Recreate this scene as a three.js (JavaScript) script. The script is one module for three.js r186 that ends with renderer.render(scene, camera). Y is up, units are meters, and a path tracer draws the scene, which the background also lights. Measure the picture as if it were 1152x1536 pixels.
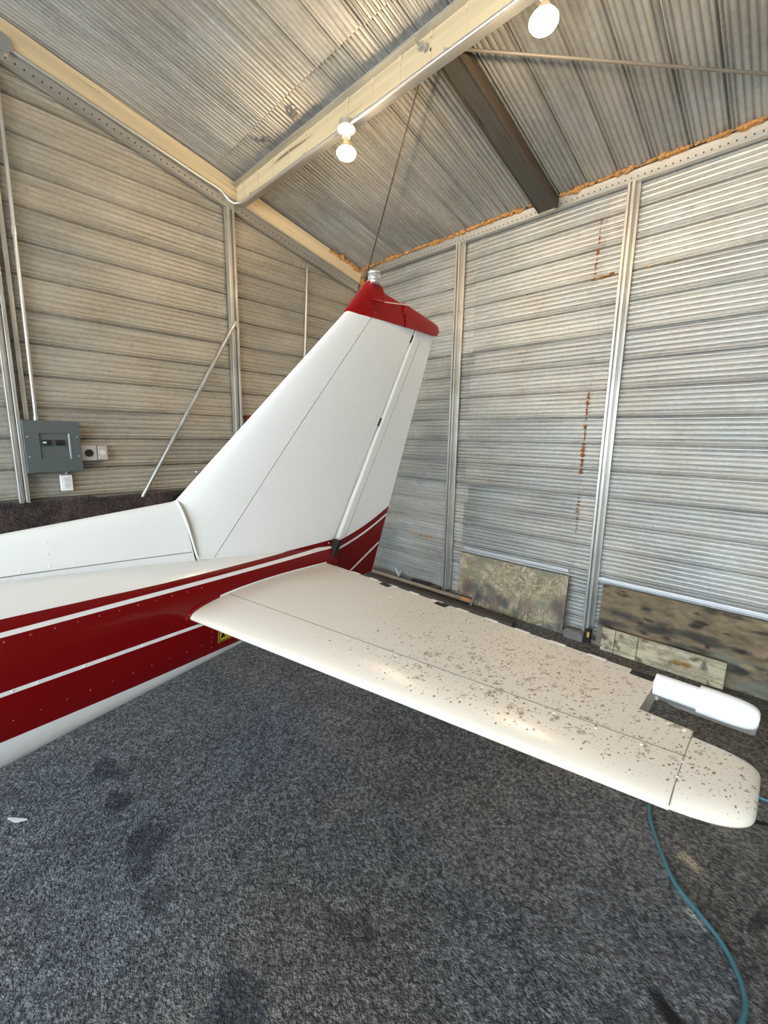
import * as THREE from 'three';
import { RoundedBoxGeometry } from 'three/addons/geometries/RoundedBoxGeometry.js';
import { mergeGeometries, toCreasedNormals } from 'three/addons/utils/BufferGeometryUtils.js';

// ------------------------------------------------------------------ camera, sky, sun, exposure
const scene = new THREE.Scene();
const renderer = new THREE.WebGLRenderer();
renderer.toneMapping = THREE.LinearToneMapping;
renderer.toneMappingExposure = 8.5;
renderer.shadowMap.enabled = true;
const camera = new THREE.PerspectiveCamera(2 * Math.atan(768 / 640.4) * 180 / Math.PI, 1152 / 1536, 0.05, 300);
camera.position.set(0, 1.82, 0);
camera.rotation.order = 'YXZ';
camera.rotation.set(THREE.MathUtils.degToRad(-10.029), THREE.MathUtils.degToRad(43.842), THREE.MathUtils.degToRad(0.944));
scene.add(camera);

scene.background = new THREE.Color().setRGB(0.82, 0.98, 1.12);       // bright hazy sky, the same all round
const sunDir = new THREE.Vector3(0.35, 0.80, -0.55).normalize();
const sun = new THREE.DirectionalLight(0xfffaf0, 6);
sun.position.copy(sunDir).multiplyScalar(30);
sun.castShadow = true;
sun.shadow.camera.left = -20; sun.shadow.camera.right = 20; sun.shadow.camera.top = 20; sun.shadow.camera.bottom = -20;
sun.shadow.camera.far = 80; sun.shadow.mapSize.set(2048, 2048);
scene.add(sun, sun.target);

// ------------------------------------------------------------------ room numbers (metres)
const ZB = -4.03, XL = -4.32, XR = 2.7, ZF = 2.9, ZRIDGE = 1.6;      // back wall, left wall, right wall, door line, ridge
const SLOPE = 0.21;
const roofY = (z) => z < ZRIDGE ? 3.85 + SLOPE * (z - ZB) : 3.85 + SLOPE * (ZRIDGE - ZB) - SLOPE * (z - ZRIDGE);
const XC = -1.68;                                                    // centre plane of the airplane
const LAMP = 0.48;                                                     // candela of each flood bulb

// ------------------------------------------------------------------ helpers
function rngOf(seed) { let a = seed >>> 0; return () => { a = (a + 0x6d2b79f5) | 0; let t = Math.imul(a ^ (a >>> 15), 1 | a); t = (t + Math.imul(t ^ (t >>> 7), 61 | t)) ^ t; return ((t ^ (t >>> 14)) >>> 0) / 4294967296; }; }
const names = new Map();
function numbered(n) { const k = names.get(n) ?? 0; names.set(n, k + 1); return k ? `${n}_${String(k).padStart(3, '0')}` : n; }
function shade(o) { o.castShadow = true; o.receiveShadow = true; return o; }
function part(name, geo, mat, parent) { const m = shade(new THREE.Mesh(geo, mat)); m.name = name; parent.add(m); return m; }
function thing(name, label, category, pos = [0, 0, 0], group) {
  const g = new THREE.Group(); g.name = numbered(name); g.position.set(...pos); g.userData = { label, category };
  if (group) g.userData.group = group;
  scene.add(g); return g;
}
function solo(name, geo, mat, label, category, group) {
  const m = shade(new THREE.Mesh(geo, mat)); m.name = numbered(name); m.userData = { label, category };
  if (group) m.userData.group = group;
  scene.add(m); return m;
}
function structure(name, label, category) { const g = new THREE.Group(); g.name = name; g.userData = { kind: 'structure', label, category }; scene.add(g); return g; }
const V = (x, y, z) => new THREE.Vector3(x, y, z);
function box(w, h, d, x = 0, y = 0, z = 0, r = 0.002) { const g = r > 0 && Math.min(w, h, d) > 2.5 * r ? new RoundedBoxGeometry(w, h, d, 1, r) : new THREE.BoxGeometry(w, h, d).toNonIndexed(); g.translate(x, y, z); return g; }
function rod(a, b, r, seg = 10, r2 = r) {
  const d = b.clone().sub(a), g = new THREE.CylinderGeometry(r2, r, d.length(), seg);
  g.translate(0, d.length() / 2, 0); g.applyQuaternion(new THREE.Quaternion().setFromUnitVectors(V(0, 1, 0), d.normalize())); g.translate(a.x, a.y, a.z); return g;
}
function hose(points, r, seg = 80, radial = 10, tension = 0.5) { return new THREE.TubeGeometry(new THREE.CatmullRomCurve3(points, false, 'catmullrom', tension), seg, r, radial); }
function merge(list) { return mergeGeometries(list.map((g) => { const q = g.index ? g.toNonIndexed() : g; for (const k of Object.keys(q.attributes)) if (!['position', 'normal', 'uv'].includes(k)) q.deleteAttribute(k); return q; })); }
// a sheet of quads from a function (i, j) -> [x, y, z]; uv from a second function
function grid(nu, nv, f, uvf, flip = false) {
  const pos = [], uv = [], idx = [];
  for (let i = 0; i <= nu; i++) for (let j = 0; j <= nv; j++) {
    const p = f(i / nu, j / nv); pos.push(p[0], p[1], p[2]);
    const t = uvf ? uvf(i / nu, j / nv, p) : [i / nu, j / nv]; uv.push(t[0], t[1]);
  }
  for (let i = 0; i < nu; i++) for (let j = 0; j < nv; j++) {
    const a = i * (nv + 1) + j, b = a + nv + 1;
    if (flip) idx.push(a, a + 1, b, b, a + 1, b + 1); else idx.push(a, b, a + 1, b, b + 1, a + 1);
  }
  const g = new THREE.BufferGeometry();
  g.setAttribute('position', new THREE.Float32BufferAttribute(pos, 3)); g.setAttribute('uv', new THREE.Float32BufferAttribute(uv, 2)); g.setIndex(idx); g.computeVertexNormals(); return g;
}
const lerp = (a, b, t) => a + (b - a) * t, clamp = (x, a, b) => Math.min(b, Math.max(a, x));
function curve(table, x) { // piecewise linear, table sorted by rising x
  if (x <= table[0][0]) return table[0][1];
  for (let i = 1; i < table.length; i++) if (x <= table[i][0]) return lerp(table[i - 1][1], table[i][1], (x - table[i - 1][0]) / (table[i][0] - table[i - 1][0]));
  return table[table.length - 1][1];
}

// ------------------------------------------------------------------ noise and textures
function lattice(size, cx, cy, rng) { // tileable value noise
  const l = new Float32Array(cx * cy); for (let i = 0; i < l.length; i++) l[i] = rng();
  const out = new Float32Array(size * size);
  for (let y = 0; y < size; y++) {
    const fy = y / size * cy, iy = Math.floor(fy), ty = fy - iy, sy = ty * ty * (3 - 2 * ty), r0 = (iy % cy) * cx, r1 = ((iy + 1) % cy) * cx;
    for (let x = 0; x < size; x++) {
      const fx = x / size * cx, ix = Math.floor(fx), tx = fx - ix, sx = tx * tx * (3 - 2 * tx), x0 = ix % cx, x1 = (ix + 1) % cx;
      out[y * size + x] = lerp(lerp(l[r0 + x0], l[r0 + x1], sx), lerp(l[r1 + x0], l[r1 + x1], sx), sy);
    }
  }
  return out;
}
function fbm(size, cx, cy, oct, seed, gain = 0.5) {
  const rng = rngOf(seed), out = new Float32Array(size * size); let a = 1, tot = 0;
  for (let o = 0; o < oct; o++) { const l = lattice(size, cx << o, cy << o, rng); for (let i = 0; i < out.length; i++) out[i] += l[i] * a; tot += a; a *= gain; }
  for (let i = 0; i < out.length; i++) out[i] /= tot;
  return out;
}
function dataTex(size, f, srgb, repeat) {
  const d = new Uint8Array(size * size * 4);
  for (let i = 0; i < size * size; i++) { const c = f(i, i % size, (i / size) | 0); for (let k = 0; k < 3; k++) d[i * 4 + k] = clamp(Math.round((typeof c === 'number' ? c : c[k]) * 255), 0, 255); d[i * 4 + 3] = 255; }
  const t = new THREE.DataTexture(d, size, size); t.magFilter = THREE.LinearFilter; t.minFilter = THREE.LinearMipmapLinearFilter; t.generateMipmaps = true;
  t.wrapS = t.wrapT = THREE.RepeatWrapping; if (srgb) t.colorSpace = THREE.SRGBColorSpace; if (repeat) t.repeat.set(...repeat); t.needsUpdate = true; return t;
}
function canvasTex(w, h, draw, srgb = true) {
  const c = document.createElement('canvas'); c.width = w; c.height = h; draw(c.getContext('2d'), w, h);
  const t = new THREE.CanvasTexture(c); if (srgb) t.colorSpace = THREE.SRGBColorSpace; t.magFilter = THREE.LinearFilter; return t;
}
const std = (o) => new THREE.MeshStandardMaterial(o);
const phys = (o) => new THREE.MeshPhysicalMaterial(o);
const lin = (r, g, b) => new THREE.Color().setRGB(r, g, b);

// weathered aluminium sheet: streaks along the length (u), patches, small stains
const SN = 1024;
const streak = fbm(SN, 3, 48, 4, 11), patchN = fbm(SN, 5, 5, 5, 12), fineN = fbm(SN, 90, 90, 3, 13), spots = fbm(SN, 22, 26, 4, 14);
const sheetMap = dataTex(SN, (i) => { const s = 0.88 + 0.20 * (streak[i] - 0.5) + 0.20 * (patchN[i] - 0.5) + 0.10 * (fineN[i] - 0.5), d = clamp((spots[i] - 0.70) * 4, 0, 1) * clamp((streak[i] - 0.45) * 5, 0, 1) * 0.22, t = 0.06 * (patchN[(i + 5000) % (SN * SN)] - 0.5); return [s * (1 + t - d * 0.75), s * (0.99 - d * 0.9), s * (0.965 - t - d)]; }, true, [0.5, 0.5]);
const sheetRough = dataTex(SN, (i) => { const r = 0.58 + 0.22 * (patchN[i] - 0.5) + 0.2 * (streak[i] - 0.5) + 0.12 * (fineN[i] - 0.5); return r; }, false, [0.5, 0.5]);
const sheetMats = (r, g, b, metal, rough, n = 4) => Array.from({ length: n }, (_, k) => { const f = 1 + (k - (n - 1) / 2) * 0.05; return std({ color: lin(r * f, g * f, b * f), metalness: metal, roughness: rough, map: sheetMap, roughnessMap: sheetRough }); });
const matBack = sheetMats(0.62, 0.625, 0.615, 0.55, 0.85);
// the side wall carries a brown film of dust
const matLeft = sheetMats(0.50, 0.46, 0.395, 0.30, 0.95);
const matRoof = sheetMats(0.56, 0.565, 0.555, 0.50, 0.9);
const matSteel = std({ color: lin(0.74, 0.73, 0.70), metalness: 0.75, roughness: 0.62, map: sheetMap, roughnessMap: sheetRough });
const matConduit = std({ color: lin(0.66, 0.65, 0.62), metalness: 0.85, roughness: 0.38 });
const matDark = std({ color: lin(0.012, 0.012, 0.012), roughness: 0.8 });
const matHole = std({ color: lin(0.02, 0.018, 0.016), roughness: 1 });
const creamN = fbm(512, 6, 6, 5, 21), creamSpot = fbm(512, 14, 14, 4, 22);
const matCream = std({ color: lin(0.76, 0.635, 0.42), roughness: 0.6, map: dataTex(512, (i) => { const s = 0.93 + 0.22 * (creamN[i] - 0.5), d = clamp((creamSpot[i] - 0.68) * 8, 0, 1) * 0.4; return [s * (1 - d), s * (0.99 - d), s * (0.97 - d)]; }, true, [0.6, 0.6]) });
const matRafterDark = std({ color: lin(0.085, 0.066, 0.048), roughness: 0.75, map: matCream.map });
const foamN = fbm(256, 8, 8, 4, 25);
const matFoam = std({ color: lin(0.72, 0.36, 0.11), roughness: 0.8, map: dataTex(256, (i) => { const s = 0.6 + 0.7 * (foamN[i] - 0.2); return [s, s, s]; }, true, [4, 4]) });
const matFoamRust = std({ color: lin(0.50, 0.17, 0.035), roughness: 0.85, map: matFoam.map });

// ------------------------------------------------------------------ corrugated sheets
const BAND = 0.2286;
function profile(v, band, minor) { // depth at the distance v across the sheet: flats with narrow grooves, one wide rib in each band
  const k = ((v % band) + band) % band / (band / 6), bump = (t, c, w) => { const d = Math.abs(t - c) / w; return d < 1 ? Math.cos(d * Math.PI / 2) ** 2 : 0; };
  if (k < 1) return -0.022 * bump(k, 0.24, 0.24) + 0.006 * bump(k, 0.6, 0.2) - 0.009 * bump(k, 0.86, 0.14);
  const f = k - Math.floor(k); return minor * (-0.011 * bump(f, 0.5, 0.24) + 0.0015 * bump(f, 0, 0.3));
}
const sheetCount = { n: 0 };
function sheetGeo(len, across, band, seg, seed, clampAcross, minor = 1) {
  const rng = rngOf(seed), per = 14, nv = Math.round(across / band * 6 * per), ph = rng() * 9, a1 = 0.003 * (rng() + 0.3), a2 = 0.0025 * rng(), ou = rng() * 4, ov = rng() * 4;
  const pos = [], uv = [], idx = [];
  for (let i = 0; i <= seg; i++) for (let j = 0; j <= nv; j++) {
    const x = len * i / seg; let y = across * j / nv; const y0 = y;
    if (clampAcross) y = Math.min(y, clampAcross(x));
    const wave = a1 * Math.sin(x * 2.1 + ph + y * 3) + a2 * Math.sin(x * 5.3 + 2 * ph - y * 7), lap = 0.004 * (1 - j / nv);
    pos.push(x, y, profile(y0, band, minor) + wave + lap); uv.push(x + ou, y0 + ov);
  }
  for (let i = 0; i < seg; i++) for (let j = 0; j < nv; j++) { const a = i * (nv + 1) + j, b = a + nv + 1; idx.push(a, b, a + 1, b, b + 1, a + 1); }
  const g = new THREE.BufferGeometry(); g.setAttribute('position', new THREE.Float32BufferAttribute(pos, 3)); g.setAttribute('uv', new THREE.Float32BufferAttribute(uv, 2)); g.setIndex(idx); g.computeVertexNormals(); return g;
}
const srng = rngOf(77);
const pick = (list) => list[Math.floor(srng() * list.length)];

// floor ------------------------------------------------------------
const floor = structure('floor', 'worn blue grey carpet laid over the hangar floor', 'floor');
const FX0 = -4.45, FZ0 = -4.15, FS = 5.9, FN = 2048;
{
  const big = fbm(FN, 4, 4, 5, 31), tint = fbm(FN, 5, 6, 4, 32), mid = fbm(FN, 60, 60, 3, 33), fine = fbm(FN, 520, 520, 2, 34), wear = fbm(FN, 9, 9, 5, 35);
  const blob = [ // x, z, radius x, radius z, turn, colour multiplier (dirt, oil and bare spots seen on the carpet)
    [-2.50, -0.46, 0.17, 0.055, 0.05, [0.42, 0.43, 0.52]], [-2.27, -0.445, 0.08, 0.05, 0, [0.35, 0.36, 0.45]], [-2.72, -0.48, 0.05, 0.03, 0, [0.55, 0.58, 0.7]], [-1.87, -0.45, 0.06, 0.045, 0, [0.45, 0.45, 0.55]], [-1.78, -0.385, 0.04, 0.04, 0, [0.5, 0.5, 0.58]],
    [-1.6, -0.4, 0.05, 0.04, 0, [0.62, 0.6, 0.62]], [-1.05, -0.47, 0.07, 0.06, 0, [0.5, 0.52, 0.62]], [-0.97, -0.88, 0.05, 0.04, 0, [0.7, 0.7, 0.75]],
    [-0.108, -2.093, 0.085, 0.042, 0.5, [1.75, 1.6, 1.42]], [-0.06, -1.84, 0.05, 0.022, 0.9, [1.45, 1.42, 1.38]], [-0.085, -1.9, 0.035, 0.02, 0.2, [1.4, 1.4, 1.4]],
    [-0.06, -1.43, 0.05, 0.03, 0.3, [0.12, 0.12, 0.12]], [0.09, -2.57, 0.07, 0.014, -0.5, [0.18, 0.17, 0.16]], [0.13, -2.0, 0.016, 0.05, 0.3, [0.4, 0.38, 0.36]],
  ];
  const rng = rngOf(36), lint = new Float32Array(FN * FN);
  for (let k = 0; k < 420; k++) { let x = Math.floor(rng() * FN), y = Math.floor(rng() * FN); const n = 2 + Math.floor(rng() * 4), dx = rng() - 0.5, dy = rng() - 0.5, s = 0.25 + rng() * 0.6; for (let t = 0; t < n; t++) { const q = (Math.round(y + dy * t * 2) & (FN - 1)) * FN + (Math.round(x + dx * t * 2) & (FN - 1)); lint[q] = s; } }
  const map = dataTex(FN, (i, px, py) => {
    const wx = FX0 + px / FN * FS, wz = FZ0 + py / FN * FS;
    let s = 0.53 + 0.26 * (big[i] - 0.5) + 0.12 * (mid[i] - 0.5) + 0.60 * (fine[i] - 0.5);
    const warm = clamp((tint[i] - 0.5) * 2.6, -1, 1);
    let r = s * (1 + 0.07 * warm), g = s * (1 + 0.0 * warm), b = s * (1.015 - 0.09 * warm);
    // the trodden, brownish strip right of the hose
    const hoseX = curve([[-4, -0.35], [-2.4, -0.3], [-2.1, -0.24], [-1.9, -0.12], [-1.7, 0.06], [-1.5, 0.09], [0, 0.1]], wz), w = clamp((wx - hoseX + 0.10 * (wear[i] - 0.5)) * 9, 0, 1) * 0.55;
    r = lerp(r, r * 0.92 + 0.005, w); g = lerp(g, g * 0.87, w); b = lerp(b, b * 0.76, w);
    for (const [bx, bz, rx, rz, a, m] of blob) {
      const dx = wx - bx, dz = wz - bz; if (Math.abs(dx) > 0.4 || Math.abs(dz) > 0.4) continue;
      const u = (dx * Math.cos(a) + dz * Math.sin(a)) / rx, v = (-dx * Math.sin(a) + dz * Math.cos(a)) / rz, d = Math.sqrt(u * u + v * v) + 2.4 * (mid[i] - 0.5) + 2.6 * (wear[i] - 0.5), f = clamp((1.15 - d) * 1.3, 0, 1) * (m[0] < 1 && m[0] > 0.3 ? 0.6 : 1);
      r *= lerp(1, m[0], f); g *= lerp(1, m[1], f); b *= lerp(1, m[2], f);
    }
    const l = lint[i]; return [lerp(r, 0.75, l), lerp(g, 0.75, l), lerp(b, 0.74, l)];
  }, true);
  map.wrapS = map.wrapT = THREE.MirroredRepeatWrapping;
  const pileA = fbm(1024, 150, 150, 3, 37, 0.7), pileB = fbm(1024, 22, 22, 3, 38);
  const pile = dataTex(1024, (i) => 0.75 * pileA[i] + 0.25 * pileB[i], false, [FS / 1.1, FS / 1.1]);
  const matCarpet = std({ color: lin(0.42, 0.41, 0.395), roughness: 1, map, bumpMap: pile, bumpScale: 0.02 });
  matCarpet.name = 'carpet';
  const w = fbm(128, 7, 7, 3, 39), und = (x, z) => 0.012 * (w[((Math.floor((z + 20) * 9) & 127) * 128) + (Math.floor((x + 20) * 9) & 127)] - 0.5);
  const X0 = XL - 0.05, X1 = XR + 0.05, Z0 = ZB - 0.05, Z1 = ZF;
  part('carpet', grid(70, 100, (a, b) => { const x = lerp(X0, X1, a), z = lerp(Z0, Z1, b); return [x, clamp(und(x, z), -0.004, 0.0), z]; }, (a, b, p) => [(p[0] - FX0) / FS, (p[2] - FZ0) / FS], true), matCarpet, floor);
  part('floor_slab', box(X1 - X0, 0.12, Z1 - Z0, (X0 + X1) / 2, -0.075, (Z0 + Z1) / 2, 0), std({ color: lin(0.25, 0.24, 0.23), roughness: 0.95 }), floor);
}
const apron = structure('ground_apron', 'concrete apron outside the hangar door', 'ground');
part('apron_slab', box(60, 0.1, 50, 0, -0.08, ZF + 25, 0), std({ color: lin(0.42, 0.41, 0.40), roughness: 0.95 }), apron);

// walls -------------------------------------------------------------
const outer = std({ color: lin(0.35, 0.34, 0.32), roughness: 0.8 });
const wallBack = structure('wall_back', 'back wall of horizontally corrugated aluminium sheets', 'wall');
part('outer_skin', box(XR - XL + 0.3, 3.9, 0.05, (XL + XR) / 2, 1.9, ZB - 0.06, 0), outer, wallBack);
{
  const rows = [[0.630 - 3 * BAND, 3], [0.630, 3], [1.316, 3], [2.002, 3], [2.688, 2], [3.145, 3]];
  const joints = [XL, -2.60, -1.40, 0.75, XR];
  rows.forEach(([y0, n], r) => { for (let k = 0; k < joints.length - 1; k++) {
    const j0 = joints[k] + (k ? 0.03 * (srng() - 0.5) - 0.015 : 0), j1 = joints[k + 1] + 0.02;
    const g = sheetGeo(j1 - j0, n * BAND + 0.012, BAND, 12, 100 + r * 10 + k, y0 < 0 ? null : () => 3.86 - y0);
    const m = part('metal_sheet', g, pick(matBack), wallBack); m.position.set(j0, y0, ZB + (k % 2 ? 0.004 : 0)); m.name = 'metal_sheet_' + String(++sheetCount.n).padStart(3, '0');
  } });
}
const wallLeft = structure('wall_left', 'side wall of dusty beige corrugated sheets', 'wall');
{
  const g = new THREE.BufferGeometry(), zs = [ZB - 0.1, ZRIDGE, ZF], pts = zs.map((z) => [z, roofY(z)]), sh = new THREE.Shape();
  sh.moveTo(-zs[0], -0.1); for (const [z, y] of pts) sh.lineTo(-z, y); sh.lineTo(-ZF, -0.1); sh.closePath();
  const e = new THREE.ExtrudeGeometry(sh, { depth: 0.05, bevelEnabled: false }); e.rotateY(Math.PI / 2); // local x = -z -> world z
  const l = e.clone(); l.translate(XL - 0.09, 0, 0); part('outer_skin', l, outer, wallLeft);
  const LB = 0.2385, base = 3.895 - 17 * LB, joints = [ZF - 0.1, 1.6, -0.20, -2.23, ZB];
  for (let r = 0; r < 8; r++) for (let k = 0; k < 4; k++) {
    const z0 = joints[k] + 0.03, z1 = joints[k + 1], y0 = base + r * 3 * LB; // row 0 starts below the floor line
    if (y0 > 5) continue;
    const lim = (x) => roofY(z0 - x) - 0.03 - y0; if (lim(0) < 0.05 && lim(z0 - z1) < 0.05) continue;
    const gs = sheetGeo(z0 - z1, 3 * LB + 0.012, LB, 14, 300 + r * 10 + k, (x) => Math.max(0, lim(x)), 0.6);
    const m = part('metal_sheet_' + String(++sheetCount.n).padStart(3, '0'), gs, pick(matLeft), wallLeft); m.rotation.y = Math.PI / 2; m.position.set(XL + (k % 2 ? 0.004 : 0), y0, z0);
  }
}
const wallRight = structure('wall_right', 'opposite side wall of corrugated sheets', 'wall');
{
  const zs = [ZB - 0.1, ZRIDGE, ZF], sh = new THREE.Shape(); sh.moveTo(-zs[0], -0.1); for (const z of zs) sh.lineTo(-z, roofY(z)); sh.lineTo(-ZF, -0.1); sh.closePath();
  const e = new THREE.ExtrudeGeometry(sh, { depth: 0.05, bevelEnabled: false }); e.rotateY(Math.PI / 2); e.translate(XR + 0.04, 0, 0); part('outer_skin', e, outer, wallRight);
  for (let r = 0; r < 7; r++) for (let k = 0; k < 2; k++) {
    const z0 = k ? 0.9 : ZB, z1 = k ? ZF : 0.92, y0 = r * 3 * BAND - 0.02, lim = (x) => Math.max(0, roofY(z0 + x) - 0.03 - y0); if (lim(z1 - z0) < 0.05 && lim(0) < 0.05) continue;
    const m = part('metal_sheet_' + String(++sheetCount.n).padStart(3, '0'), sheetGeo(z1 - z0, 3 * BAND + 0.012, BAND, 8, 500 + r * 10 + k, lim), pick(matLeft), wallRight); m.rotation.y = -Math.PI / 2; m.position.set(XR, y0, z0);
  }
}
const wallFront = structure('wall_front', 'narrow header wall above the open hangar door', 'wall');
part('door_header', box(XR - XL + 0.2, roofY(ZF) - 3.4, 0.1, (XL + XR) / 2, (roofY(ZF) + 3.4) / 2, ZF - 0.05, 0), matSteel, wallFront);

// roof: two rows of sheets, the ends of the front row lap over the back row in front of the beam
const ceiling = structure('ceiling', 'sloping roof of corrugated metal sheets seen from below', 'ceiling');
{
  const n = Math.hypot(1, SLOPE), place = (m, x, z, drop = 0) => { m.matrixAutoUpdate = false; m.matrix.makeBasis(V(0, -SLOPE / n, -1 / n), V(1, 0, 0), V(0, -1 / n, SLOPE / n)); m.matrix.setPosition(x, roofY(z) - drop, z); m.matrix.decompose(m.position, m.quaternion, m.scale); m.matrixAutoUpdate = true; };
  const x0 = -4.285 - 3 * BAND;
  for (let k = 0; k < 12; k++) {
    const x = x0 + k * 3 * BAND; if (x > XR) break;
    const front = part('metal_sheet_' + String(++sheetCount.n).padStart(3, '0'), sheetGeo((ZRIDGE + 2.06) * n + srng() * 0.02, 3 * BAND + 0.012, BAND, 16, 700 + k, null, 0.8), pick(matRoof), ceiling); place(front, x, ZRIDGE, 0.012);
    const back = part('metal_sheet_' + String(++sheetCount.n).padStart(3, '0'), sheetGeo((-2.31 - ZB + 0.03) * n, 3 * BAND + 0.012, BAND, 12, 800 + k), pick(matRoof), ceiling); place(back, x, -2.31, 0);
    const lap = part('metal_sheet_' + String(++sheetCount.n).padStart(3, '0'), sheetGeo(0.37 * n + srng() * 0.02, 3 * BAND + 0.012, BAND, 5, 900 + k), pick(matRoof), ceiling); place(lap, x + 0.01, -1.99, 0.004);
  }
  const slab = (z0, z1) => { const a = roofY(z0), b = roofY(z1), L = Math.hypot(z1 - z0, b - a), g = box(XR - XL + 0.4, 0.05, L + 0.05, 0, 0, 0, 0); g.rotateX(-Math.atan2(b - a, z1 - z0)); g.translate((XL + XR) / 2, (a + b) / 2 + 0.055, (z0 + z1) / 2); return g; };
  part('roof_deck', slab(ZB - 0.1, ZRIDGE), outer, ceiling); part('roof_deck', slab(ZRIDGE, ZF), matRoof[1], ceiling);
}

// ------------------------------------------------------------------ steel frame
// back wall posts: a pair of narrow channels side by side with a groove between
function backPost(x, label) {
  const t = thing('wall_post', label, 'post', [x, 0, ZB + 0.02], 'posts of the back wall'), H = 3.78;
  part('channel', box(0.021, H, 0.08, -0.0165, H / 2, 0.04, 0.003), matSteel, t);
  part('channel', box(0.021, H, 0.08, 0.0165, H / 2, 0.04, 0.003), matSteel, t);
  part('web', box(0.014, H, 0.05, 0, H / 2, 0.025, 0), matSteel, t);
  part('edge_flange', box(0.022, H, 0.012, 0.038, H / 2, 0.006, 0), matSteel, t);
  const b = []; for (let k = 0; k < 9; k++) for (const s of [-1, 1]) { const c = new THREE.CylinderGeometry(0.006, 0.006, 0.006, 8); c.rotateX(Math.PI / 2); c.translate(s * 0.0165, 0.4 + k * 0.39 + 0.05 * s, 0.081); b.push(c); }
  part('bolt_heads', merge(b), matSteel, t).userData.kind = 'stuff';
  return t;
}
backPost(-2.79, 'galvanised double channel post left of the leaning strand board');
backPost(-1.20, 'galvanised double channel post between the strand board and the stained plywood');
backPost(0.62, 'galvanised double channel post beyond the stained plywood');
// perforated eave angle along the back wall
function perforated(name, label, len, h, holes) { // along local x, face towards +z
  const t = thing(name, label, 'angle iron');
  part('face_leg', box(len, h, 0.006, len / 2, 0, 0.003, 0), matSteel, t);
  part('lower_leg', box(len, 0.006, 0.05, len / 2, -h / 2, -0.022, 0), matSteel, t);
  const g = []; for (let k = 0; k < len / holes; k++) { const c = new THREE.CircleGeometry(0.0058, 8); c.translate((k + 0.5) * holes, -h * 0.18, 0.0066); g.push(c); }
  const m = part('bolt_holes', merge(g), matHole, t); m.userData.kind = 'stuff';
  return t;
}
{ const t = perforated('eave_angle', 'perforated steel angle along the top of the back wall', XR - XL - 0.05, 0.075, 0.045); t.position.set(XL + 0.03, 3.815, ZB + 0.085);
  part('top_plate', box(XR - XL - 0.05, 0.012, 0.11, (XR - XL) / 2, 0.036, -0.055, 0), matSteel, t); }
// left wall posts
function channelPost(z, w, y0, y1, label, pos = 0.02) {
  const t = thing('wall_post', label, 'post', [XL + pos, y0, z], 'posts of the side wall'), H = y1 - y0;
  part('channel', box(0.07, H, 0.024, 0.035, H / 2, w / 2 - 0.013, 0.003), matSteel, t);
  part('channel', box(0.07, H, 0.024, 0.035, H / 2, -w / 2 + 0.013, 0.003), matSteel, t);
  part('web', box(0.03, H, w - 0.05, 0.015, H / 2, 0, 0), matSteel, t);
  part('centre_rib', box(0.05, H, 0.008, 0.03, H / 2, 0.004, 0), matConduit, t);
  return t;
}
channelPost(-2.215, 0.082, 0, 4.05, 'galvanised ribbed post under the end of the cream beam');
channelPost(-0.425, 0.066, 1.27, 4.45, 'galvanised ribbed post beside the grey breaker panel');
{ // dark trim strip next to that post
  solo('wall_strip', box(0.02, 2.6, 0.03, XL + 0.035, 3.2, -0.50, 0.003), matSteel, 'narrow grey metal strip between post and conduit above the breaker panel', 'strip');
}
channelPost(2.4, 0.1, 0, 4.9, 'galvanised post of the side wall towards the door');
// rafter on the left wall with its perforated angle
{
  const z0 = 1.4, z1 = ZB + 0.10, L = Math.hypot(z0 - z1, roofY(z0) - roofY(z1)), a = Math.atan2(roofY(z0) - roofY(z1), z0 - z1);
  const put = (g) => { g.rotateX(-a); g.translate(0, (roofY(z0) + roofY(z1)) / 2, (z0 + z1) / 2); return g; };
  const t = thing('sloping_rafter', 'dull cream painted rafter following the roof slope along the side wall', 'rafter', [XL + 0.045, 0, 0]);
  part('web', put(box(0.03, 0.15, L, 0.04, -0.105, 0, 0)), matCream, t);
  part('lower_flange', put(box(0.10, 0.012, L, 0.0, -0.186, 0, 0)), matSteel, t);
  const t2 = thing('slope_angle', 'perforated steel angle under the rafter of the side wall', 'angle iron', [XL + 0.03, 0, 0]);
  part('face_leg', put(box(0.006, 0.075, L, 0.045, -0.232, 0, 0)), matSteel, t2);
  part('lower_leg', put(box(0.045, 0.006, L, 0.022, -0.27, 0, 0)), matSteel, t2);
  const h = []; for (let k = 0; k < L / 0.05; k++) { const c = new THREE.CircleGeometry(0.006, 8); c.rotateY(Math.PI / 2); c.translate(0.0486, -0.245, -L / 2 + (k + 0.5) * 0.05); h.push(c); }
  part('bolt_holes', put(merge(h)), matHole, t2).userData.kind = 'stuff';
}
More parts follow.
